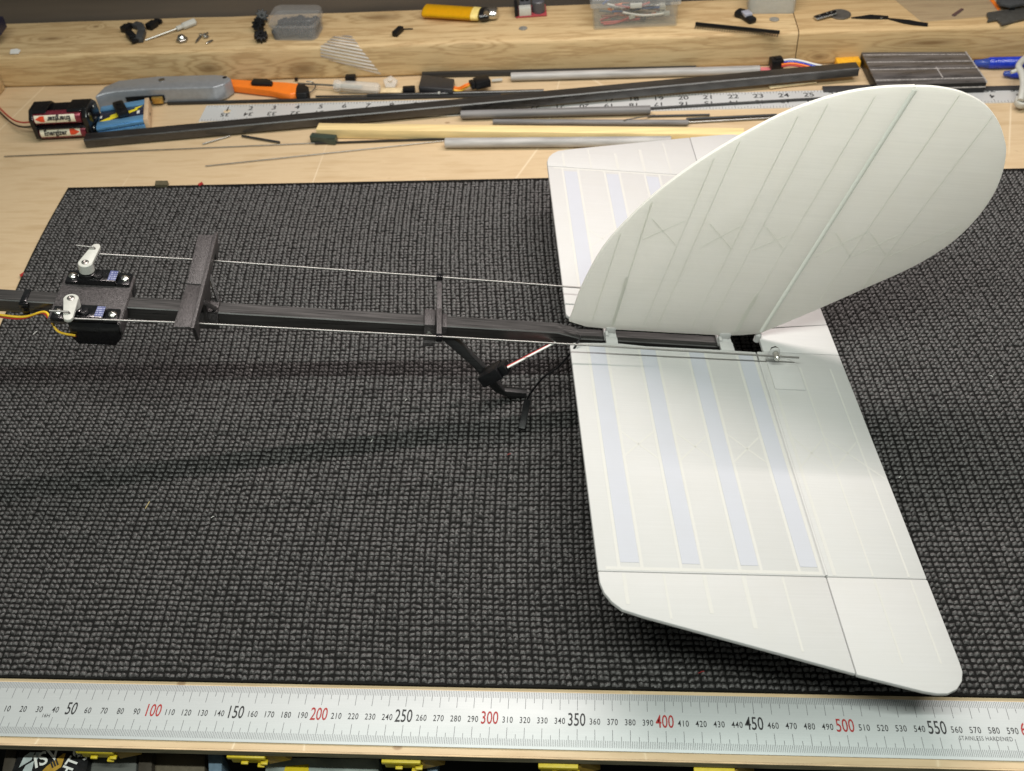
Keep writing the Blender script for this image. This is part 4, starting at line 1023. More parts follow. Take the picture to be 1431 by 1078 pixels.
# ------------------------------------------------------------------ blue pens and white servo arm at the right
for nm, lb, p0, p1, p2, r in [('pen', 'blue pen with clear tip lying behind the white pivot arm', (0.75105, 0.73526, 0.0055), (0.76612, 0.73542, 0.0055), (0.83285, 0.7349, 0.0055), 0.0058), ('pen', 'smaller blue pen below the first, half hidden by the white pivot arm', (0.77621, 0.71566, 0.004), (0.78295, 0.71454, 0.004), (0.81504, 0.70905, 0.004), 0.004)]:
    pn = thing('pen', lb, 'pen', p0)
    a, b, c = V(p0), V(p1), V(p2)
    obj('barrel', lathe([(r * 0.9, 0), (r, 0.001), (r, (c - b).length)], b, tuple(c - b), 20), blue_pen, pn)
    d = (b - a).length
    obj('tip', lathe([(r * 0.3, 0), (r * 0.62, 0.0008), (r * 0.72, d * 0.6), (r * 0.9, d * 0.95), (r * 0.9, d + 0.001)], a, tuple(b - a), 16), clear('clear_blue', (0.25, 0.35, 0.75), 0.6, 0.12, (0.05, 0.10, 0.45)) if 'x' not in MC else MC['x'], pn)
    for k in range(4):
        obj('grip_ring', lathe([(r * 1.0, 0), (r * 1.03, 0.0003), (r * 1.03, 0.0009), (r, 0.0012)], b + (c - b).normalized() * (0.004 + 0.0022 * k), tuple(c - b), 20), blue_pen, pn)
WA = {'org': (0.78024, 0.66567, 0.0), 'arm': [(0.8009, 0.7241, 0.02), (0.78912, 0.70904, 0.022), (0.78109, 0.69634, 0.022), (0.78094, 0.68382, 0.021), (0.77876, 0.6683, 0.018), (0.77439, 0.6546, 0.015), (0.77197, 0.64779, 0.012)], 'peg': [(0.78062, 0.69245, 0.021), (0.77298, 0.69015, 0.019)], 'hub': (0.77498, 0.65272, 0.006)}
wr = thing('white_bracket', 'white plastic pivot arm with a screw, at the right edge beside the pens', 'plastic part', WA['org'])
obj('arm', tube(smooth_path(WA['arm']), 0.0032, 12), white_nylon, wr)
obj('peg', tube(WA['peg'], 0.0018, 10), white_nylon, wr)
obj('hub', lathe([(0.0062, 0), (0.0066, 0.002), (0.0066, 0.005), (0.0060, 0.0062), (0.0040, 0.0064), (0.0039, 0.0050), (0.0001, 0.0050)], WA['hub'], (0.0, -0.35, 0.93), 22), white_nylon, wr)
obj('screw', lathe([(0.0034, 0.0048), (0.0033, 0.0062), (0.0001, 0.0066)], WA['hub'], (0.0, -0.35, 0.93), 12), dull_steel, wr)

# ribbon cable with connector
RB = {'org': (0.55376, 0.75276, 0.0), 'plug': [(0.54515, 0.74184, 0.0085), (0.55766, 0.74418, 0.0085)], 'path': [(0.55606, 0.7407, 0.012), (0.56568, 0.74148, 0.0125), (0.57485, 0.73861, 0.0125), (0.58869, 0.73203, 0.0115), (0.59877, 0.7297, 0.01), (0.61067, 0.72743, 0.006)]}
rr_ = thing('ribbon_lead', 'four-wire lead with black plug, behind the long carbon tube', 'cable', RB['org'])
obj('plug', merge(bar(RB['plug'][0], RB['plug'][1], 0.0125, 0.0100, 0.0010), bar(V(RB['plug'][0]) + V((0.004, 0, 0.005)), V(RB['plug'][1]) + V((-0.001, 0, 0.005)), 0.0060, 0.0035, 0.0008)), black_plastic, rr_)
for k, m_ in enumerate((white_paint, blue_pen, orange_pl, red_wire)):
    obj('wire', tube(smooth_path([V(p) + V((0.0, -0.0017 * k, -0.0013 * k)) for p in RB['path']]), 0.0010), m_, rr_)

# ------------------------------------------------------------------ things on the timber
ZT = 0.0378
def prop(nm, lb, cat, bm, m, group=None, angle=40):
    return obj(nm, bm, m, label=lb, cat=cat, group=group, angle=angle)
for lb, p0, p1 in [('black plug at the far left of the group on the timber', (-0.16784, 0.79882, 0.0413), (-0.1628, 0.81154, 0.0413)), ('black plug touching the blade tip of the mini screwdriver', (-0.15845, 0.79044, 0.0413), (-0.14557, 0.7735, 0.0413)), ('black plug set apart to the right of the others on the timber', (-0.14031, 0.80387, 0.0413), (-0.13332, 0.81918, 0.0413))]:
    a, b = V(p0), V(p1)
    t = (b - a)
    prop('joystick_plug', lb, 'connector', merge(bar(a, a + t * 0.7, 0.0085, 0.0070, 0.0008), bar(a + t * 0.66, b, 0.0055, 0.0055, 0.0008), bar(a + t * 0.9, a + t * 1.12, 0.0095, 0.0040, 0.0006)), black_plastic, 'small black plugs on the timber')
ar = [(-0.15902, 0.81231, 0.0408), (-0.15059, 0.80822, 0.0408), (-0.14441, 0.79394, 0.0408), (-0.14161, 0.7734, 0.0408)]
prop('angle_clip', 'dark grey curved clip among the black plugs on the timber', 'clip', merge(*[bar(a, b, 0.0085, 0.0060, 0.0008) for a, b in zip(ar, ar[1:])]), mat('dark_grey', (0.045, 0.047, 0.050), 0.5))
sv2 = [(-0.13629, 0.77787, 0.0388), (-0.10536, 0.79699, 0.0418), (-0.0881, 0.81365, 0.042)]
mr = thing('mini_screwdriver', 'thin screwdriver with white handle lying on the timber', 'screwdriver', sv2[0])
obj('shaft', tube([sv2[0], sv2[1]], 0.0009, 8), dull_steel, mr)
d_ = V(sv2[2]) - V(sv2[1])
obj('handle', lathe([(0.0018, 0), (0.0026, 0.0006), (0.0026, d_.length * 0.22), (0.0020, d_.length * 0.28), (0.0038, d_.length * 0.36), (0.0040, d_.length * 0.95), (0.0030, d_.length), (0.0001, d_.length)], sv2[1], tuple(d_), 8), white_nylon, mr, angle=20)
gx = [((-0.01082, 0.81461, 0.0448), (1.0, 0.3), 'black gear behind the other two, left of the clear rounded box'), ((-0.00834, 0.79394, 0.0438), (0.75, -0.3), 'black gear in the middle of three, left of the clear rounded box'), ((-0.00207, 0.7689, 0.0418), (0.45, 0.25), 'black gear nearest the timber edge, left of the clear rounded box')]
def gear_bm(c, r, h, n, tilt):
    pts = []
    for k in range(n):
        for da, rr in ((-0.30, 0.74), (-0.20, 1.0), (0.20, 1.0), (0.30, 0.74)):
            a = 2 * math.pi * (k + da) / n
            pts.append((r * rr * math.cos(a), r * rr * math.sin(a)))
    bm = merge(prism(pts, 0, h, bev=0.0003), lathe([(0.0001, 0), (r * 0.45, 0), (r * 0.45, h + 0.0015), (r * 0.2, h + 0.0015), (r * 0.2, h), (0.0001, h)], (0, 0, 0)))
    bm.transform(Matrix.Translation(V(c)) @ Matrix.Rotation(tilt[0], 4, 'X') @ Matrix.Rotation(tilt[1], 4, 'Y'))
    return bm
for c, tl, lb in gx:
    prop('gear', lb, 'gear', gear_bm(c, 0.0075, 0.0060, 9, tl), black_plastic, 'black toy gears on the timber')
# screws, nut, nail head
nb = [(-0.09309, 0.77453, 0.0378), [('small screw with its point towards the dome nut', (-0.07362, 0.78269, 0.0398), (-0.07596, 0.76711, 0.0393), 0.0028), ('small bright screw standing on its head beside the other', (-0.06739, 0.78026, 0.0408), (-0.06265, 0.77827, 0.0458), 0.0032), ('tiny headless stud right of the two screws', (-0.06241, 0.76722, 0.0388), (-0.05763, 0.77356, 0.0388), 0.0013)], [('nail head in the timber below the red circuit module', (0.28399, 0.77934, 0.0378), 0.0046), ('nail head in the timber below the milky box', (0.55064, 0.78148, 0.0378), 0.005)]]
nu = thing('dome_nut', 'shiny dome nut on the timber below the white-handled screwdriver', 'nut', nb[0])
obj('hex', lathe([(0.0062, 0), (0.0064, 0.0004), (0.0064, 0.0030), (0.0058, 0.0036)], nb[0], (0, 0, 1), 6), dull_steel, nu, angle=20)
obj('dome', lathe([(0.0050, 0.0030), (0.0046, 0.0052), (0.0030, 0.0070), (0.0001, 0.0076)], nb[0]), steel, nu)
def screw_thing(lb, head, tip, r):
    d = V(tip) - V(head)
    s = thing('screw', lb, 'screw', head, 'loose screws on the timber')
    obj('head', lathe([(0.0001, -0.0018), (r * 0.7, -0.0016), (r, -0.0004), (r, 0.0004), (0.0012, 0.0008)], head, tuple(d), 12), steel, s)
    obj('shank', lathe([(0.0013, 0.0006), (0.0013, d.length * 0.7), (0.0002, d.length)], head, tuple(d), 8), dull_steel, s)
for a in nb[1]:
    screw_thing(*a)
for lb, c, r in nb[2]:
    prop('nail_head', lb, 'nail', lathe([(r, 0), (r, 0.0005), (r * 0.8, 0.0008), (0.0001, 0.0007)], c), mat('galvanised', (0.36, 0.35, 0.32), 0.55, 0.6, 0.3, 900), 'nail heads sunk in the timber')
# clear lidded box with dark parts
CB = ((0.034, 0.76658, 0.0378), (0.04936, -0.00388, 0.0), 0.05396, 0.0385, 0.0235, 0.0065)
frost = clear('frosted_box', (0.93, 0.93, 0.92), 0.22, 0.22, (0.52, 0.52, 0.53))
frost_lid = clear('frosted_lid', (0.95, 0.95, 0.95), 0.20, 0.2, (0.50, 0.49, 0.48))
def rrect(x0, x1, y0, y1, r, n=6):
    return arc(x1 - r, y1 - r, r, 0, 90, n) + arc(x0 + r, y1 - r, r, 90, 180, n) + arc(x0 + r, y0 + r, r, 180, 270, n) + arc(x1 - r, y0 + r, r, 270, 360, n)
def lidded(name, label, org, x, sx, sy, h, lid, m1, m2, r=0.006, taper=0.93):
    """open tray with walls and a lid, as in small parts boxes"""
    org = V(org); ex = V(x).normalized(); ey = V((0, 0, 1)).cross(ex)
    W = lambda p, k, z: org + ex * (p[0] * k) + ey * (sy / 2 + (p[1] - sy / 2) * k) + V((0, 0, z))
    o_ = [(a - 0, b) for a, b in rrect(-sx / 2, sx / 2, 0, sy, r)]
    t = thing(name, label, 'box', tuple(org))
    kin = 1 - 0.0024 / sx
    obj('tray', rings([[W(p, taper * kin, 0.0012) for p in o_], [W(p, kin * .985, h - lid) for p in o_], [W(p, .985, h - lid) for p in o_], [W(p, taper, 0) for p in o_]], True), m1, t)
    obj('lid', rings([[W(p, 1.0, h - lid - 0.002) for p in o_], [W(p, 1.03, h - lid - 0.002) for p in o_], [W(p, 1.03, h - lid + 0.001) for p in o_], [W(p, 1.005, h - 0.001) for p in o_], [W(p, 0.97, h) for p in o_]], False), m2, t)
    bm = bmesh.new(); bm.faces.new([bm.verts.new(W(p, 0.97, h)) for p in o_])
    obj('lid_top', bm, m2, t)
    return t, W, ex, ey
t1, W1, ex1, ey1 = lidded('parts_box', 'clear rounded box of dark small parts on the timber beside the gears', *CB, frost, frost_lid, 0.008)
k = 0
org1, sx1, sy1 = V(CB[0]), CB[2], CB[3]
for j in range(4):
    for i in range(5):
        p = org1 + ex1 * ((i - 2) * sx1 * 0.165 + random.uniform(-.001, .001)) + ey1 * (sy1 * (0.2 + 0.2 * j) + random.uniform(-.001, .001)) + V((0, 0, 0.0016 + 0.0012 * ((i + j) % 3)))
        prop('gear', 'dark gear inside the clear rounded box', 'gear', gear_bm(p, 0.0052, 0.0085, 9, (random.uniform(-.3, .3), random.uniform(-.3, .3))), mat('dark_slate', (0.050, 0.055, 0.062), 0.5), 'dark gears inside the clear rounded box')
# lighter
LG = [(0.17288, 0.81637, 0.0443), (0.23611, 0.80307, 0.0443), (0.25615, 0.80334, 0.0443)]
lr = thing('lighter', 'yellow translucent lighter with metal hood lying on the timber', 'lighter', LG[0])
a, b, c = V(LG[0]), V(LG[1]), V(LG[2])
amber = clear('amber_plastic', (0.95, 0.62, 0.04), 0.62, 0.15, (0.78, 0.44, 0.005))
def oval(a, b, prof, up=(0, 0, 1), n=20):
    M, L = frame_to(a, b, up)
    bm = rings([[V((h, ry * math.cos(2 * math.pi * i / n), rz * math.sin(2 * math.pi * i / n))) for i in range(n)] for h, ry, rz in prof])
    bm.transform(M); return bm
Lb = (b - a).length
obj('body', oval(a, b, [(0, .0105, .0045), (.0015, .012, .0058), (Lb - .008, .0115, .0058), (Lb - .0075, .0115, .0058)]), amber, lr)
obj('inner_tank', oval(a, b, [(0.004, .0080, .0028), (Lb - .010, .0080, .0028)]), mat('amber_core', (0.70, 0.36, 0.01), 0.4), lr)
obj('collar', oval(a, b, [(Lb - .0080, .0118, .0060), (Lb, .0112, .0058)]), mat('yellow_cap', (0.76, 0.60, 0.20), 0.4), lr)
obj('thumb_tab', oval(b, c, [(-0.0003, .0112, .0055), (0.006, .0110, .0060), (0.010, .0095, .0052)]), black_gloss, lr)
dc = (c - b).normalized()
obj('spark_wheel', lathe([(0.0001, -0.003), (0.0032, -0.003), (0.0036, 0.0), (0.0032, 0.003), (0.0001, 0.003)], b + dc * 0.008 + V((0, -0.006, 0.0045)), (0, 1, 0), 14), dull_steel, lr)
obj('hood', oval(b + dc * 0.0085 + V((0, 0.0018, 0)), c, [(0, .0085, .0062), (0.008, .0085, .0060), (0.0105, .0070, .0050), (0.0108, .0001, .0001)]), steel, lr)
# clear film draped over the timber's front edge
FM = [((0.07692, 0.77381, 0.0384), (0.09561, 0.7759, 0.0384)), ((0.07194, 0.76219, 0.0386), (0.10351, 0.76177, 0.0386)), ((0.06853, 0.75507, 0.0386), (0.10695, 0.75502, 0.0386)), ((0.0666, 0.7514, 0.03883), (0.10803, 0.7514, 0.03847)), ((0.06426, 0.7518, 0.02549), (0.11544, 0.7518, 0.02511)), ((0.09552, 0.7515, 0.01416), (0.12164, 0.7515, 0.01419)), ((0.12634, 0.7512, 0.00317), (0.12863, 0.7512, 0.00259))]
film_m, nt, b_ = new_mat('ribbed_film')
wv = node(nt, 'ShaderNodeTexWave', bands_direction='DIAGONAL'); wv.inputs['Scale'].default_value = 105; wv.inputs['Distortion'].default_value = 0.15
nt.links.new(coords(nt, (0.35, 1.0, 1.5)), wv.inputs['Vector'])
b_.inputs['Base Color'].default_value = (0.80, 0.78, 0.74, 1); b_.inputs['Roughness'].default_value = 0.25
t_ = node(nt, 'ShaderNodeBsdfTransparent'); mx_ = node(nt, 'ShaderNodeMixShader')
nt.links.new(ramp(nt, wv.outputs['Fac'], [(0.40, (0.07,) * 3), (0.70, (0.62,) * 3)]), mx_.inputs[0])
nt.links.new(t_.outputs[0], mx_.inputs[1]); nt.links.new(b_.outputs[0], mx_.inputs[2]); nt.links.new(mx_.outputs[0], nt.nodes['Material Output'].inputs[0])
bm = bmesh.new()
rows = [[bm.verts.new(p) for p in (l, V(l).lerp(V(r), .5), r)] for l, r in FM]
for r0, r1 in zip(rows, rows[1:]):
    for i in range(2):
        bm.faces.new((r0[i], r0[i + 1], r1[i + 1], r1[i]))
fo = prop('plastic_film', 'clear ribbed plastic film hanging over the edge of the long timber', 'film', bm, film_m)
sol = fo.modifiers.new('thickness', 'SOLIDIFY'); sol.thickness = 0.0002
# second clear box with jumper leads
C2 = ((0.40411, 0.77127, 0.0378), (0.08862, 0.00344, 0.0), 0.09223, 0.05, 0.034, 0.0075)
t2, W2, ex2, ey2 = lidded('cable_box', 'clear box full of jumper leads standing on the timber behind the fin', *C2, clear('clear_box', (0.95, 0.95, 0.93), 0.13, 0.15, (0.62, 0.62, 0.60)), clear('clear_lid', (0.95, 0.95, 0.94), 0.30, 0.15, (0.62, 0.63, 0.63)), 0.003, 0.96)
obj('latch', bar(W2((-0.006, -0.001), 1.03, C2[4] - 0.008), W2((0.006, -0.001), 1.03, C2[4] - 0.008), 0.0014, 0.0055, 0.0003), white_nylon, t2)
cols = [red_wire, black_plastic, orange_pl, mat('grey_wire', (0.12, 0.13, 0.14), 0.5), white_paint, mat('blue_wire', (0.03, 0.08, 0.25), 0.5), mat('brown_wire', (0.20, 0.06, 0.03), 0.5)]
h2, sx2, sy2 = C2[4], C2[2], C2[3]
for i in range(22):
    y = sy2 * random.uniform(0.08, 0.75); z0 = random.uniform(0.12, 0.62) * h2
    x0 = random.uniform(-0.44, -0.15) * sx2; x1 = x0 + random.uniform(0.3, 0.55) * sx2
    zz_ = lambda: min(max(z0 + random.uniform(-0.18, 0.18) * h2, 0.003), 0.72 * h2)
    pts = [W2((x0, y), 0.92, zz_()), W2(((x0 + x1) / 2, y + 0.002), 0.92, zz_()), W2((x1, y + 0.001), 0.92, zz_())]
    lead = thing('jumper_lead', ('red', 'black', 'orange', 'grey', 'white', 'blue', 'brown')[i % 7] + ' jumper lead with small plug inside the clear cable box', 'cable', tuple(pts[0]), 'jumper leads inside the clear cable box')
    obj('wire', tube(smooth_path(pts), 0.0012, 6), cols[i % len(cols)], lead)
    d = (pts[2] - pts[1]).normalized()
    obj('plug', bar(pts[2], pts[2] + d * 0.006, 0.0045, 0.0036, 0.0004), white_nylon if i % 3 else black_plastic, lead)
# third box at the upper right, electronic module, header strip, jumper, coin, key tag
C3 = ((0.54913, 0.79435, 0.0378), (0.04933, -0.0024, 0.0), 0.05136, 0.03, 0.028, 0.006)
lidded('parts_box', 'pale translucent box at the right end of the long timber', *C3, clear('milky_box', (0.95, 0.95, 0.93), 0.40, 0.2, (0.62, 0.61, 0.56)), clear('milky_lid', (0.95, 0.95, 0.93), 0.45, 0.2, (0.70, 0.70, 0.67)), 0.005, 0.96)
MD = ((0.27498, 0.80361, 0.0378), (0.03052, 0.00262, 0.0))
mo, mx, my = V(MD[0]), V(MD[1]).normalized(), None
my = V((0, 0, 1)).cross(mx)
def MB(x0, x1, y0, y1, z0, z1, bev=0.0003):
    q = lambda x, y, z: mo + mx * x + my * y + V((0, 0, z))
    return hexa([q(x0, y0, z0), q(x1, y0, z0), q(x1, y1, z0), q(x0, y1, z0), q(x0, y0, z1), q(x1, y0, z1), q(x1, y1, z1), q(x0, y1, z1)], bev)
md = thing('circuit_module', 'small red circuit module with a white socket standing behind the timber edge', 'circuit board', MD[0])
obj('board', MB(0, 0.034, 0, 0.026, 0.0, 0.0018), mat('red_board', (0.34, 0.05, 0.06), 0.4), md)
obj('socket', MB(0.004, 0.017, 0.0005, 0.009, 0.0018, 0.0105), white_nylon, md)
obj('chip', MB(0.005, 0.017, 0.010, 0.024, 0.0018, 0.013), mat('grey_chip', (0.07, 0.07, 0.08), 0.4), md)
for k in range(2):
    obj('key', MB(0.0062 + 0.0052 * k, 0.0102 + 0.0052 * k, 0.012, 0.021, 0.013, 0.0138), black_plastic, md)
obj('coil', lathe([(0.0068, 0), (0.0070, 0.001), (0.0070, 0.012), (0.0060, 0.0132), (0.0001, 0.0132)], mo + mx * 0.0255 + my * 0.009 + V((0, 0, 0.0018)), (0, 0, 1), 20), mat('grey_chip', (0.07, 0.07, 0.08), 0.4), md)
obj('side_plate', MB(-0.001, 0.0028, 0.0, 0.024, 0.0018, 0.010), black_plastic, md)
HD = [(0.46737, 0.77227, 0.0403), (0.55174, 0.74711, 0.0403)]
hd = thing('pin_header', 'long black pin header strip lying on the timber', 'pin header', HD[0])
ha, hb_ = V(HD[0]), V(HD[1])
hd_d = (hb_ - ha); hn = V((0, 0, 1)).cross(hd_d).normalized()
bl, pins = [], []
NP = 34
for k in range(NP):
    c = ha.lerp(hb_, (k + 0.5) / NP)
    e = hd_d.normalized() * (hd_d.length / NP * 0.44)
    bl.append(bar(c - e, c + e, 0.0026, 0.0036, 0.0004))
    pins.append(bar(c - hn * 0.0012 - V((0, 0, 0.0005)), c - hn * 0.0075 - V((0, 0, 0.0012)), 0.0009, 0.0009))
obj('spacer', bar(ha, hb_, 0.0018, 0.0028), black_plastic, hd)
obj('pin_block', merge(*bl), black_plastic, hd, kind='stuff')
obj('pins', merge(*pins), mat('dark_pin', (0.07, 0.055, 0.035), 0.4, 0.6), hd, kind='stuff')
JC = [(0.51192, 0.79425, 0.0414), (0.52171, 0.78682, 0.0414), (0.52769, 0.77233, 0.041)]
jr = thing('slide_switch', 'black slide piece with a grey tab lying on the timber above the header strip', 'switch', JC[0])
obj('body', merge(bar(JC[0], JC[1], 0.0120, 0.0070, 0.0024), bar(V(JC[0]).lerp(V(JC[1]), .55), JC[2], 0.0095, 0.0060, 0.0022)), black_plastic, jr)
obj('tab', bar(V(JC[0]).lerp(V(JC[1]), .8) + V((0, 0, 0.0030)), V(JC[0]).lerp(V(JC[2]), .72) + V((0, 0, 0.0034)), 0.0085, 0.0035, 0.0006), mat('grey_tab', (0.33, 0.34, 0.40), 0.4), jr)
CN = [(0.61955, 0.787, 0.0378), (0.59175, 0.77728, 0.0396), (0.61458, 0.78624, 0.0418)]
prop('coin', 'dull grey coin lying on the right timber', 'coin', lathe([(0.0001, 0), (0.0108, 0), (0.0112, 0.0003), (0.0112, 0.0013), (0.0106, 0.0016), (0.0098, 0.0014), (0.0001, 0.0014)], CN[0], (0, 0, 1), 32), mat('coin_grey', (0.16, 0.15, 0.135), 0.45, 0.6, 0.15, 400))
kt = thing('key_tag', 'small black capsule tag with bright dots leaning on the coin', 'tag', CN[1])
ka, kb2 = V(CN[1]), V(CN[2])
obj('rim', oval(ka, kb2, [(0, .0030, .0012), (0.001, .0046, .0016), ((kb2 - ka).length - .001, .0046, .0016), ((kb2 - ka).length, .0030, .0012)]), steel, kt)
obj('face', oval(ka + V((0, 0, 0.0008)), kb2 + V((0, 0, 0.0008)), [(0.0008, .0024, .0012), (0.002, .0036, .0012), ((kb2 - ka).length - .002, .0036, .0012), ((kb2 - ka).length - .0008, .0024, .0012)]), black_gloss, kt)
for f_ in (0.22, 0.58, 0.78):
    obj('dot', lathe([(0.0012, 0), (0.0010, 0.0006), (0.0001, 0.0007)], ka.lerp(kb2, f_) + V((0, 0, 0.0019)), (0, 0, 1), 8), steel, kt)
PP = {'org': (0.66699, 0.77568, 0.0378), 'a': [(0.62934, 0.77803, 0.0378), (0.6432, 0.78165, 0.0378), (0.65015, 0.78347, 0.0378), (0.66762, 0.77891, 0.0378), (0.66688, 0.77323, 0.0378), (0.64999, 0.7746, 0.0378)], 'b': [(0.66649, 0.7731, 0.0378), (0.68638, 0.76731, 0.0378), (0.69543, 0.76232, 0.0378), (0.70366, 0.75886, 0.0378), (0.70238, 0.75464, 0.0378), (0.6901, 0.75756, 0.0378), (0.67959, 0.76246, 0.0378)], 'rivet': (0.66, 0.77465, 0.039)}
pb = thing('folding_blade', 'thin black two-part blade lying on the right timber', 'blade', PP['org'])
for nm in ('a', 'b'):
    obj('blade', prism([(p[0], p[1]) for p in PP[nm]], 0.0380, 0.0392 if nm == 'a' else 0.0398, bev=0.0002), black_plastic, pb)
obj('rivet', lathe([(0.0017, 0), (0.0015, 0.0005), (0.0001, 0.0006)], PP['rivet'], (0, 0, 1), 10), steel, pb)
BG = [[(0.68019, 0.8245, 0.0382), (0.69869, 0.76448, 0.0382), (0.76959, 0.77239, 0.0382), (0.77099, 0.81747, 0.0382)], [(0.77083, 0.81705, 0.0384), (0.76943, 0.77198, 0.0384), (0.81813, 0.78481, 0.0384), (0.8262, 0.81276, 0.0384)]]
bm = bmesh.new()
for q in BG:
    bm.faces.new([bm.verts.new(p) for p in q])
bgo = prop('plastic_bag', 'thin clear plastic bag lying flat on the right timber', 'bag', bm, clear('bag_film', (0.90, 0.90, 0.88), 0.22, 0.3, (0.42, 0.40, 0.36)))
WP = {'org': (0.78509, 0.77374, 0.0378), 'low': [(0.76606, 0.77531, 0.0398), (0.78142, 0.7791, 0.0398), (0.81689, 0.78687, 0.0398), (0.81044, 0.76449, 0.0398), (0.77454, 0.74965, 0.0398), (0.77225, 0.76046, 0.0398), (0.76201, 0.75767, 0.0398), (0.76512, 0.76338, 0.0398), (0.76503, 0.76936, 0.0398)], 'up': [(0.77811, 0.78849, 0.0458), (0.78033, 0.78251, 0.0458), (0.78954, 0.77687, 0.0458), (0.8144, 0.78408, 0.0458), (0.81912, 0.80047, 0.0458), (0.78138, 0.80002, 0.0458)], 'post': (0.79178, 0.78115, 0.0418)}
wrn = thing('sheet_bracket', 'dark grey toothed metal sheet part on the plastic bag at the right edge', 'metal part', WP['org'])
obj('plate', prism([(p[0], p[1]) for p in WP['low']], 0.0386, 0.0412, bev=0.0004), mat('gunmetal', (0.10, 0.098, 0.09), 0.42, 0.5, 0.2, 300), wrn)
obj('plate', prism([(p[0], p[1]) for p in WP['up']], 0.0440, 0.0475, bev=0.0006), mat('dark_grey', (0.045, 0.047, 0.050), 0.5), wrn)
obj('post', box(WP['post'][0] - .003, WP['post'][0] + .003, WP['post'][1] - .003, WP['post'][1] + .003, 0.041, 0.0445, 0.0005), black_plastic, wrn)
for nm, lb, pts, z0, z1, m_ in [('paper_scrap', 'small white paper scrap near the left end of the long timber', [(-0.28779, 0.76638, 0.0381), (-0.28094, 0.76795, 0.0381), (-0.27515, 0.76392, 0.0381), (-0.27461, 0.75645, 0.0381), (-0.28458, 0.75658, 0.0381)], 0.0381, 0.0387, 'paper'), ('brown_chip', 'small brown chip under the clear plastic bag', [(0.73207, 0.77756, 0.0378), (0.74484, 0.7915, 0.0378), (0.74687, 0.78936, 0.0378), (0.73434, 0.77495, 0.0378)], 0.0378, 0.039, 'brown'), ('navy_case', 'dark navy case corner at the left end of the long timber', [(-0.31901, 0.79686, 0.052), (-0.2978, 0.79452, 0.052), (-0.29621, 0.77466, 0.052), (-0.30472, 0.76342, 0.052)], 0.052, 0.064, 'navy'), ('orange_strip', 'orange strip inside the clear plastic bag', [(0.7784, 0.81434, 0.0378), (0.78201, 0.81406, 0.0378), (0.78361, 0.78698, 0.0378), (0.78034, 0.78557, 0.0378)], 0.0378, 0.039, 'orange'), ('olive_tab', 'olive plastic tab at the back edge of the mat', [(-0.06651, 0.55271, 0.0), (-0.05412, 0.55228, 0.0), (-0.05265, 0.54491, 0.0), (-0.06498, 0.54532, 0.0)], 0.0, 0.004, 'olive'), ('red_crumb', 'small red crumb behind the mat near the olive tab', [(-0.0235, 0.54817, 0.0), (-0.02035, 0.55234, 0.0), (-0.01842, 0.54922, 0.0), (-0.02139, 0.54567, 0.0)], 0.0, 0.002, 'red'), ('red_crumb', 'red crumb on the bench beside the left edge of the mat', [(-0.14904, 0.41201, 0.0), (-0.14666, 0.41601, 0.0), (-0.14476, 0.41294, 0.0), (-0.14647, 0.40895, 0.0)], 0.0, 0.0015, 'red')]:
    obj(nm, prism([(p[0], p[1]) for p in pts], z0, z1), {'paper': white_paint, 'brown': mat('brown_chip', (0.10, 0.055, 0.05), 0.5), 'navy': mat('navy_gloss', (0.012, 0.012, 0.035), 0.3), 'orange': orange_pl, 'red': ink_red, 'olive': mat('olive', (0.10, 0.085, 0.05), 0.6)}[m_], label=lb, cat=nm.replace('_', ' '))
# bits of thread and lint on the mat
for lb, p0, p1, m_ in [('straw-coloured fibre on the mat below the boom shadow', (0.04945, 0.14895, 0.0032), (0.05056, 0.15528, 0.0032), 'y'), ('red speck on the mat below the hanging plug', (0.29855, 0.19886, 0.0032), (0.30103, 0.19987, 0.0032), 'r'), ('red speck on the mat left of the near tip', (0.42034, 0.02992, 0.0032), (0.42374, 0.03115, 0.0032), 'r'), ('white fibre on the mat below the far servo shadow', (0.0984, 0.14124, 0.0032), (0.10009, 0.14249, 0.0032), 'w'), ('white fibre on the mat left of the near panel', (0.19854, 0.21104, 0.0032), (0.19969, 0.21383, 0.0032), 'w'), ('white speck on the mat right of the elevator', (0.56431, 0.17891, 0.0032), (0.56604, 0.18049, 0.0032), 'w'), ('white speck by the near tip corner', (0.37619, 0.06847, 0.0032), (0.37751, 0.06926, 0.0032), 'w'), ('white fibre on the mat between boom and first shadow', (0.09076, 0.28706, 0.0032), (0.09277, 0.28584, 0.0032), 'w'), ('pale fibre on the mat in front of the wire plug', (0.2183, 0.2529, 0.0032), (0.21974, 0.2544, 0.0032), 'w'), ('white speck on the right part of the mat', (0.64887, 0.27651, 0.0032), (0.65061, 0.27538, 0.0032), 'w'), ('pale fibre on the mat below the servos', (-0.10348, 0.33026, 0.0032), (-0.1015, 0.33466, 0.0032), 'w'), ('white speck low on the mat near the ruler', (0.26052, 0.04053, 0.0032), (0.26128, 0.04152, 0.0032), 'w')]:
    a, b = V(p0), V(p1)
    obj('lint', tube([a, a.lerp(b, 0.5) + V((0.0004, 0.0003, 0.0005)), b], 0.00022, 5), {'w': white_paint, 'y': mat('straw', (0.55, 0.45, 0.2), 0.6), 'r': ink_red}[m_], label=lb, cat='thread')

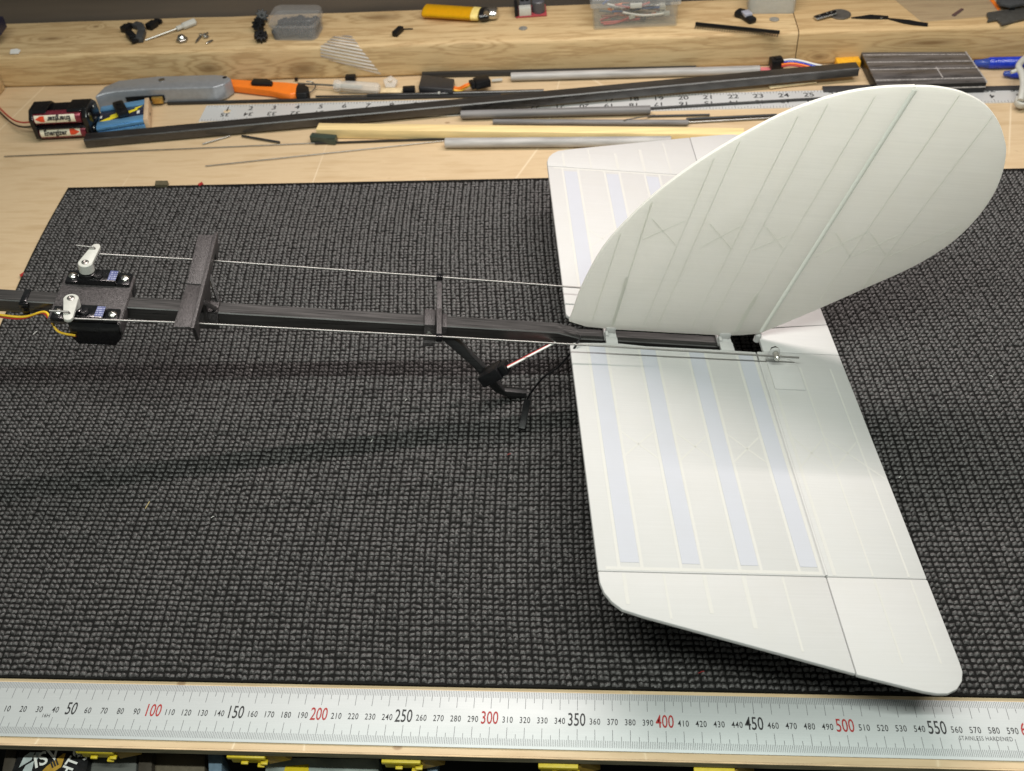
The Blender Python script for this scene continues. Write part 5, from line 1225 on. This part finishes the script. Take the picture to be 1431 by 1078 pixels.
# ------------------------------------------------------------------ below the front edge of the bench
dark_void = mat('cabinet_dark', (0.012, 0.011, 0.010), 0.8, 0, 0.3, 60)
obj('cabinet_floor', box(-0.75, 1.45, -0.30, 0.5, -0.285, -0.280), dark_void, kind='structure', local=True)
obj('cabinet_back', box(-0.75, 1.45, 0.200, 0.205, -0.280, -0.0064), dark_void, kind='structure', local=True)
clip_y = mat('clip_yellow', (0.62, 0.47, 0.02), 0.42, 0, 0.08, 300)
CL = [((0.05736, -0.01946, -0.0075), 'yellow clip under the bench edge, leftmost, beside the black box'), ((0.14816, -0.02035, -0.0075), 'yellow clip under the bench edge, second from the left'), ((0.23875, -0.02095, -0.0075), 'yellow clip under the bench edge, third from the left'), ((0.32821, -0.0215, -0.0075), 'yellow clip under the bench edge, fourth from the left'), ((0.41477, -0.02247, -0.0075), 'yellow clip under the bench edge, rightmost')]
c0 = CL[0]
cp = thing('yellow_clip', CL[0][1], 'clip', c0[0], 'yellow clips under the bench edge')
o0 = V(c0[0])
def cbox(x0, x1, y0, y1, z0, z1, b=0.0005):
    bm = box(x0, x1, y0, y1, z0, z1, b); bm.transform(Matrix.Translation(o0)); return bm
obj('lip', merge(cbox(0, 0.0225, -0.0030, 0.010, -0.0030, 0.0), cbox(0.001, 0.0215, -0.0015, 0.010, -0.0100, -0.0030)), clip_y, cp)
bm = hexa([o0 + V(p) for p in ((0.0225, -0.001, -0.0120), (0.0350, 0.002, -0.0120), (0.0350, 0.010, -0.0120), (0.0225, 0.010, -0.0120), (0.0225, -0.001, -0.0030), (0.0255, 0.002, -0.0010), (0.0255, 0.010, -0.0010), (0.0225, 0.010, -0.0010))], 0.0004)
obj('side_wing', bm, mat('clip_brown', (0.28, 0.17, 0.02), 0.5), cp)
for x, z in ((0.0075, -0.0052), (0.0190, -0.0052), (0.0165, -0.0085)):
    obj('tab', cbox(x, x + 0.0042, -0.0042, -0.0012, z - 0.0016, z), clip_y, cp)
for p, lb in CL[1:]:
    dup(cp, p, lb)
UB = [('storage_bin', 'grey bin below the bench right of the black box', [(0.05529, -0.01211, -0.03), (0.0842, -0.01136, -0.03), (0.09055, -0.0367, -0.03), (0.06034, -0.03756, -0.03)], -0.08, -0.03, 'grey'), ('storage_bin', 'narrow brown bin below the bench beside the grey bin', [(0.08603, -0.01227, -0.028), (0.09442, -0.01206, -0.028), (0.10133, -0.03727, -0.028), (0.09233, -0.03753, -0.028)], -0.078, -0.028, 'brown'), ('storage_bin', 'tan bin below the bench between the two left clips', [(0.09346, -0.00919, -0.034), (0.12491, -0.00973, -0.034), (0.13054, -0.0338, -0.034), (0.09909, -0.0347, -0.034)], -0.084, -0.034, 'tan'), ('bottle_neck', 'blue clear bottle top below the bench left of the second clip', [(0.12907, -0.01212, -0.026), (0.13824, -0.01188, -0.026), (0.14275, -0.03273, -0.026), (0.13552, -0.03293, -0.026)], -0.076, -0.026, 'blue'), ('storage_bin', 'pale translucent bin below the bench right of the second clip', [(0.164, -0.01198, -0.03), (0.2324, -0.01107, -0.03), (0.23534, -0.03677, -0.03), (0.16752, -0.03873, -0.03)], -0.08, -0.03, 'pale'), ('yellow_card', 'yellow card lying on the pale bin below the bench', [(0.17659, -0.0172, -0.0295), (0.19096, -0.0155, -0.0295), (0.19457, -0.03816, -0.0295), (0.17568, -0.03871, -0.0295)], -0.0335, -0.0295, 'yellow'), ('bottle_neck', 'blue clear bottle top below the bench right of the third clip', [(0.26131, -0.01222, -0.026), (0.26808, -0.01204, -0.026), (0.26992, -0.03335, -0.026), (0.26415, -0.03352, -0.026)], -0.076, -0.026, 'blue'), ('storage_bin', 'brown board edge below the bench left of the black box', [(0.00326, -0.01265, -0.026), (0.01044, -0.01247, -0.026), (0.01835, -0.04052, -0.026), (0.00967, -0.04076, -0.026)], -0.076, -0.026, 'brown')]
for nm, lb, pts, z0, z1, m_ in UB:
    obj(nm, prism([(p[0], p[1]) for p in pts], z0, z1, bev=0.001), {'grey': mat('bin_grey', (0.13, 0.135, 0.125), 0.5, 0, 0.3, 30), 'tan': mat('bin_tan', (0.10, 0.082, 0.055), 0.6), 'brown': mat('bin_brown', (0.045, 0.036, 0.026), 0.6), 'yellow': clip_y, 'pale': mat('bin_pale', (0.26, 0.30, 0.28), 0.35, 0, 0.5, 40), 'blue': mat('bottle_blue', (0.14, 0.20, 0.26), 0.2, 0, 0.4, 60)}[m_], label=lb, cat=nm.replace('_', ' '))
BX = {'org': (0.00258, 0.00369, -0.084), 'z': -0.024, 'pts': [(0.01354, -0.01472, -0.024), (0.05754, -0.01494, -0.024), (0.06257, -0.04014, -0.024), (0.01434, -0.04151, -0.024)], 'prints': [('print_shape', [(0.01767, -0.02548, -0.024), (0.01801, -0.01852, -0.024), (0.02069, -0.01581, -0.024), (0.02367, -0.01573, -0.024), (0.02351, -0.02063, -0.024)], 'silver'), ('print_shape', [(0.02054, -0.0285, -0.024), (0.02135, -0.02404, -0.024), (0.02536, -0.02095, -0.024), (0.02657, -0.02834, -0.024)], 'silver'), ('print_shape', [(0.02442, -0.01571, -0.024), (0.02777, -0.01562, -0.024), (0.02676, -0.02166, -0.024), (0.02507, -0.02021, -0.024)], 'silver'), ('gold_band', [(0.03229, -0.02818, -0.024), (0.03418, -0.02444, -0.024), (0.04182, -0.01601, -0.024), (0.04316, -0.01598, -0.024), (0.04353, -0.02419, -0.024), (0.03963, -0.02798, -0.024)], 'gold')], 'text': [('ISV', (0.03242, -0.01889, -0.024), (1, 0.55, 0), (-0.55, 1, 0), 0.0125, 'w'), ('HTO', (0.04967, -0.02068, -0.024), (0.3, 1, 0), (-1, 0.3, 0), 0.01, 'w'), ('3', (0.05416, -0.01705, -0.024), (0.3, 1, 0), (-1, 0.3, 0), 0.011, 'w'), ('III', (0.03864, -0.02246, -0.024), (1, 0.75, 0), (-0.75, 1, 0), 0.0065, 'k')]}
br_ = thing('black_box', 'black printed box with white letters and a gold band below the bench edge', 'box', BX['org'])
obj('carton', prism([(p[0], p[1]) for p in BX['pts']], BX['z'] - 0.06, BX['z'], bev=0.0008), mat('carton_black', (0.010, 0.010, 0.011), 0.4), br_)
gold = mat('gold_band', (0.55, 0.33, 0.05), 0.4, 0.3)
for nm, pts, m_ in BX['prints']:
    bm = bmesh.new(); bm.faces.new([bm.verts.new((p[0], p[1], BX['z'] + 0.0002)) for p in pts])
    obj(nm, bm, gold if m_ == 'gold' else mat('print_silver', (0.42, 0.47, 0.47), 0.4), br_)
for s_, p, xd, yd_, sz, m_ in BX['text']:
    obj('lettering', text_bm(s_, sz, MX((p[0], p[1], BX['z'] + 0.0004), xd, yd_), 0.95, bold=0.0002), {'w': white_paint, 'k': ink}[m_], br_)
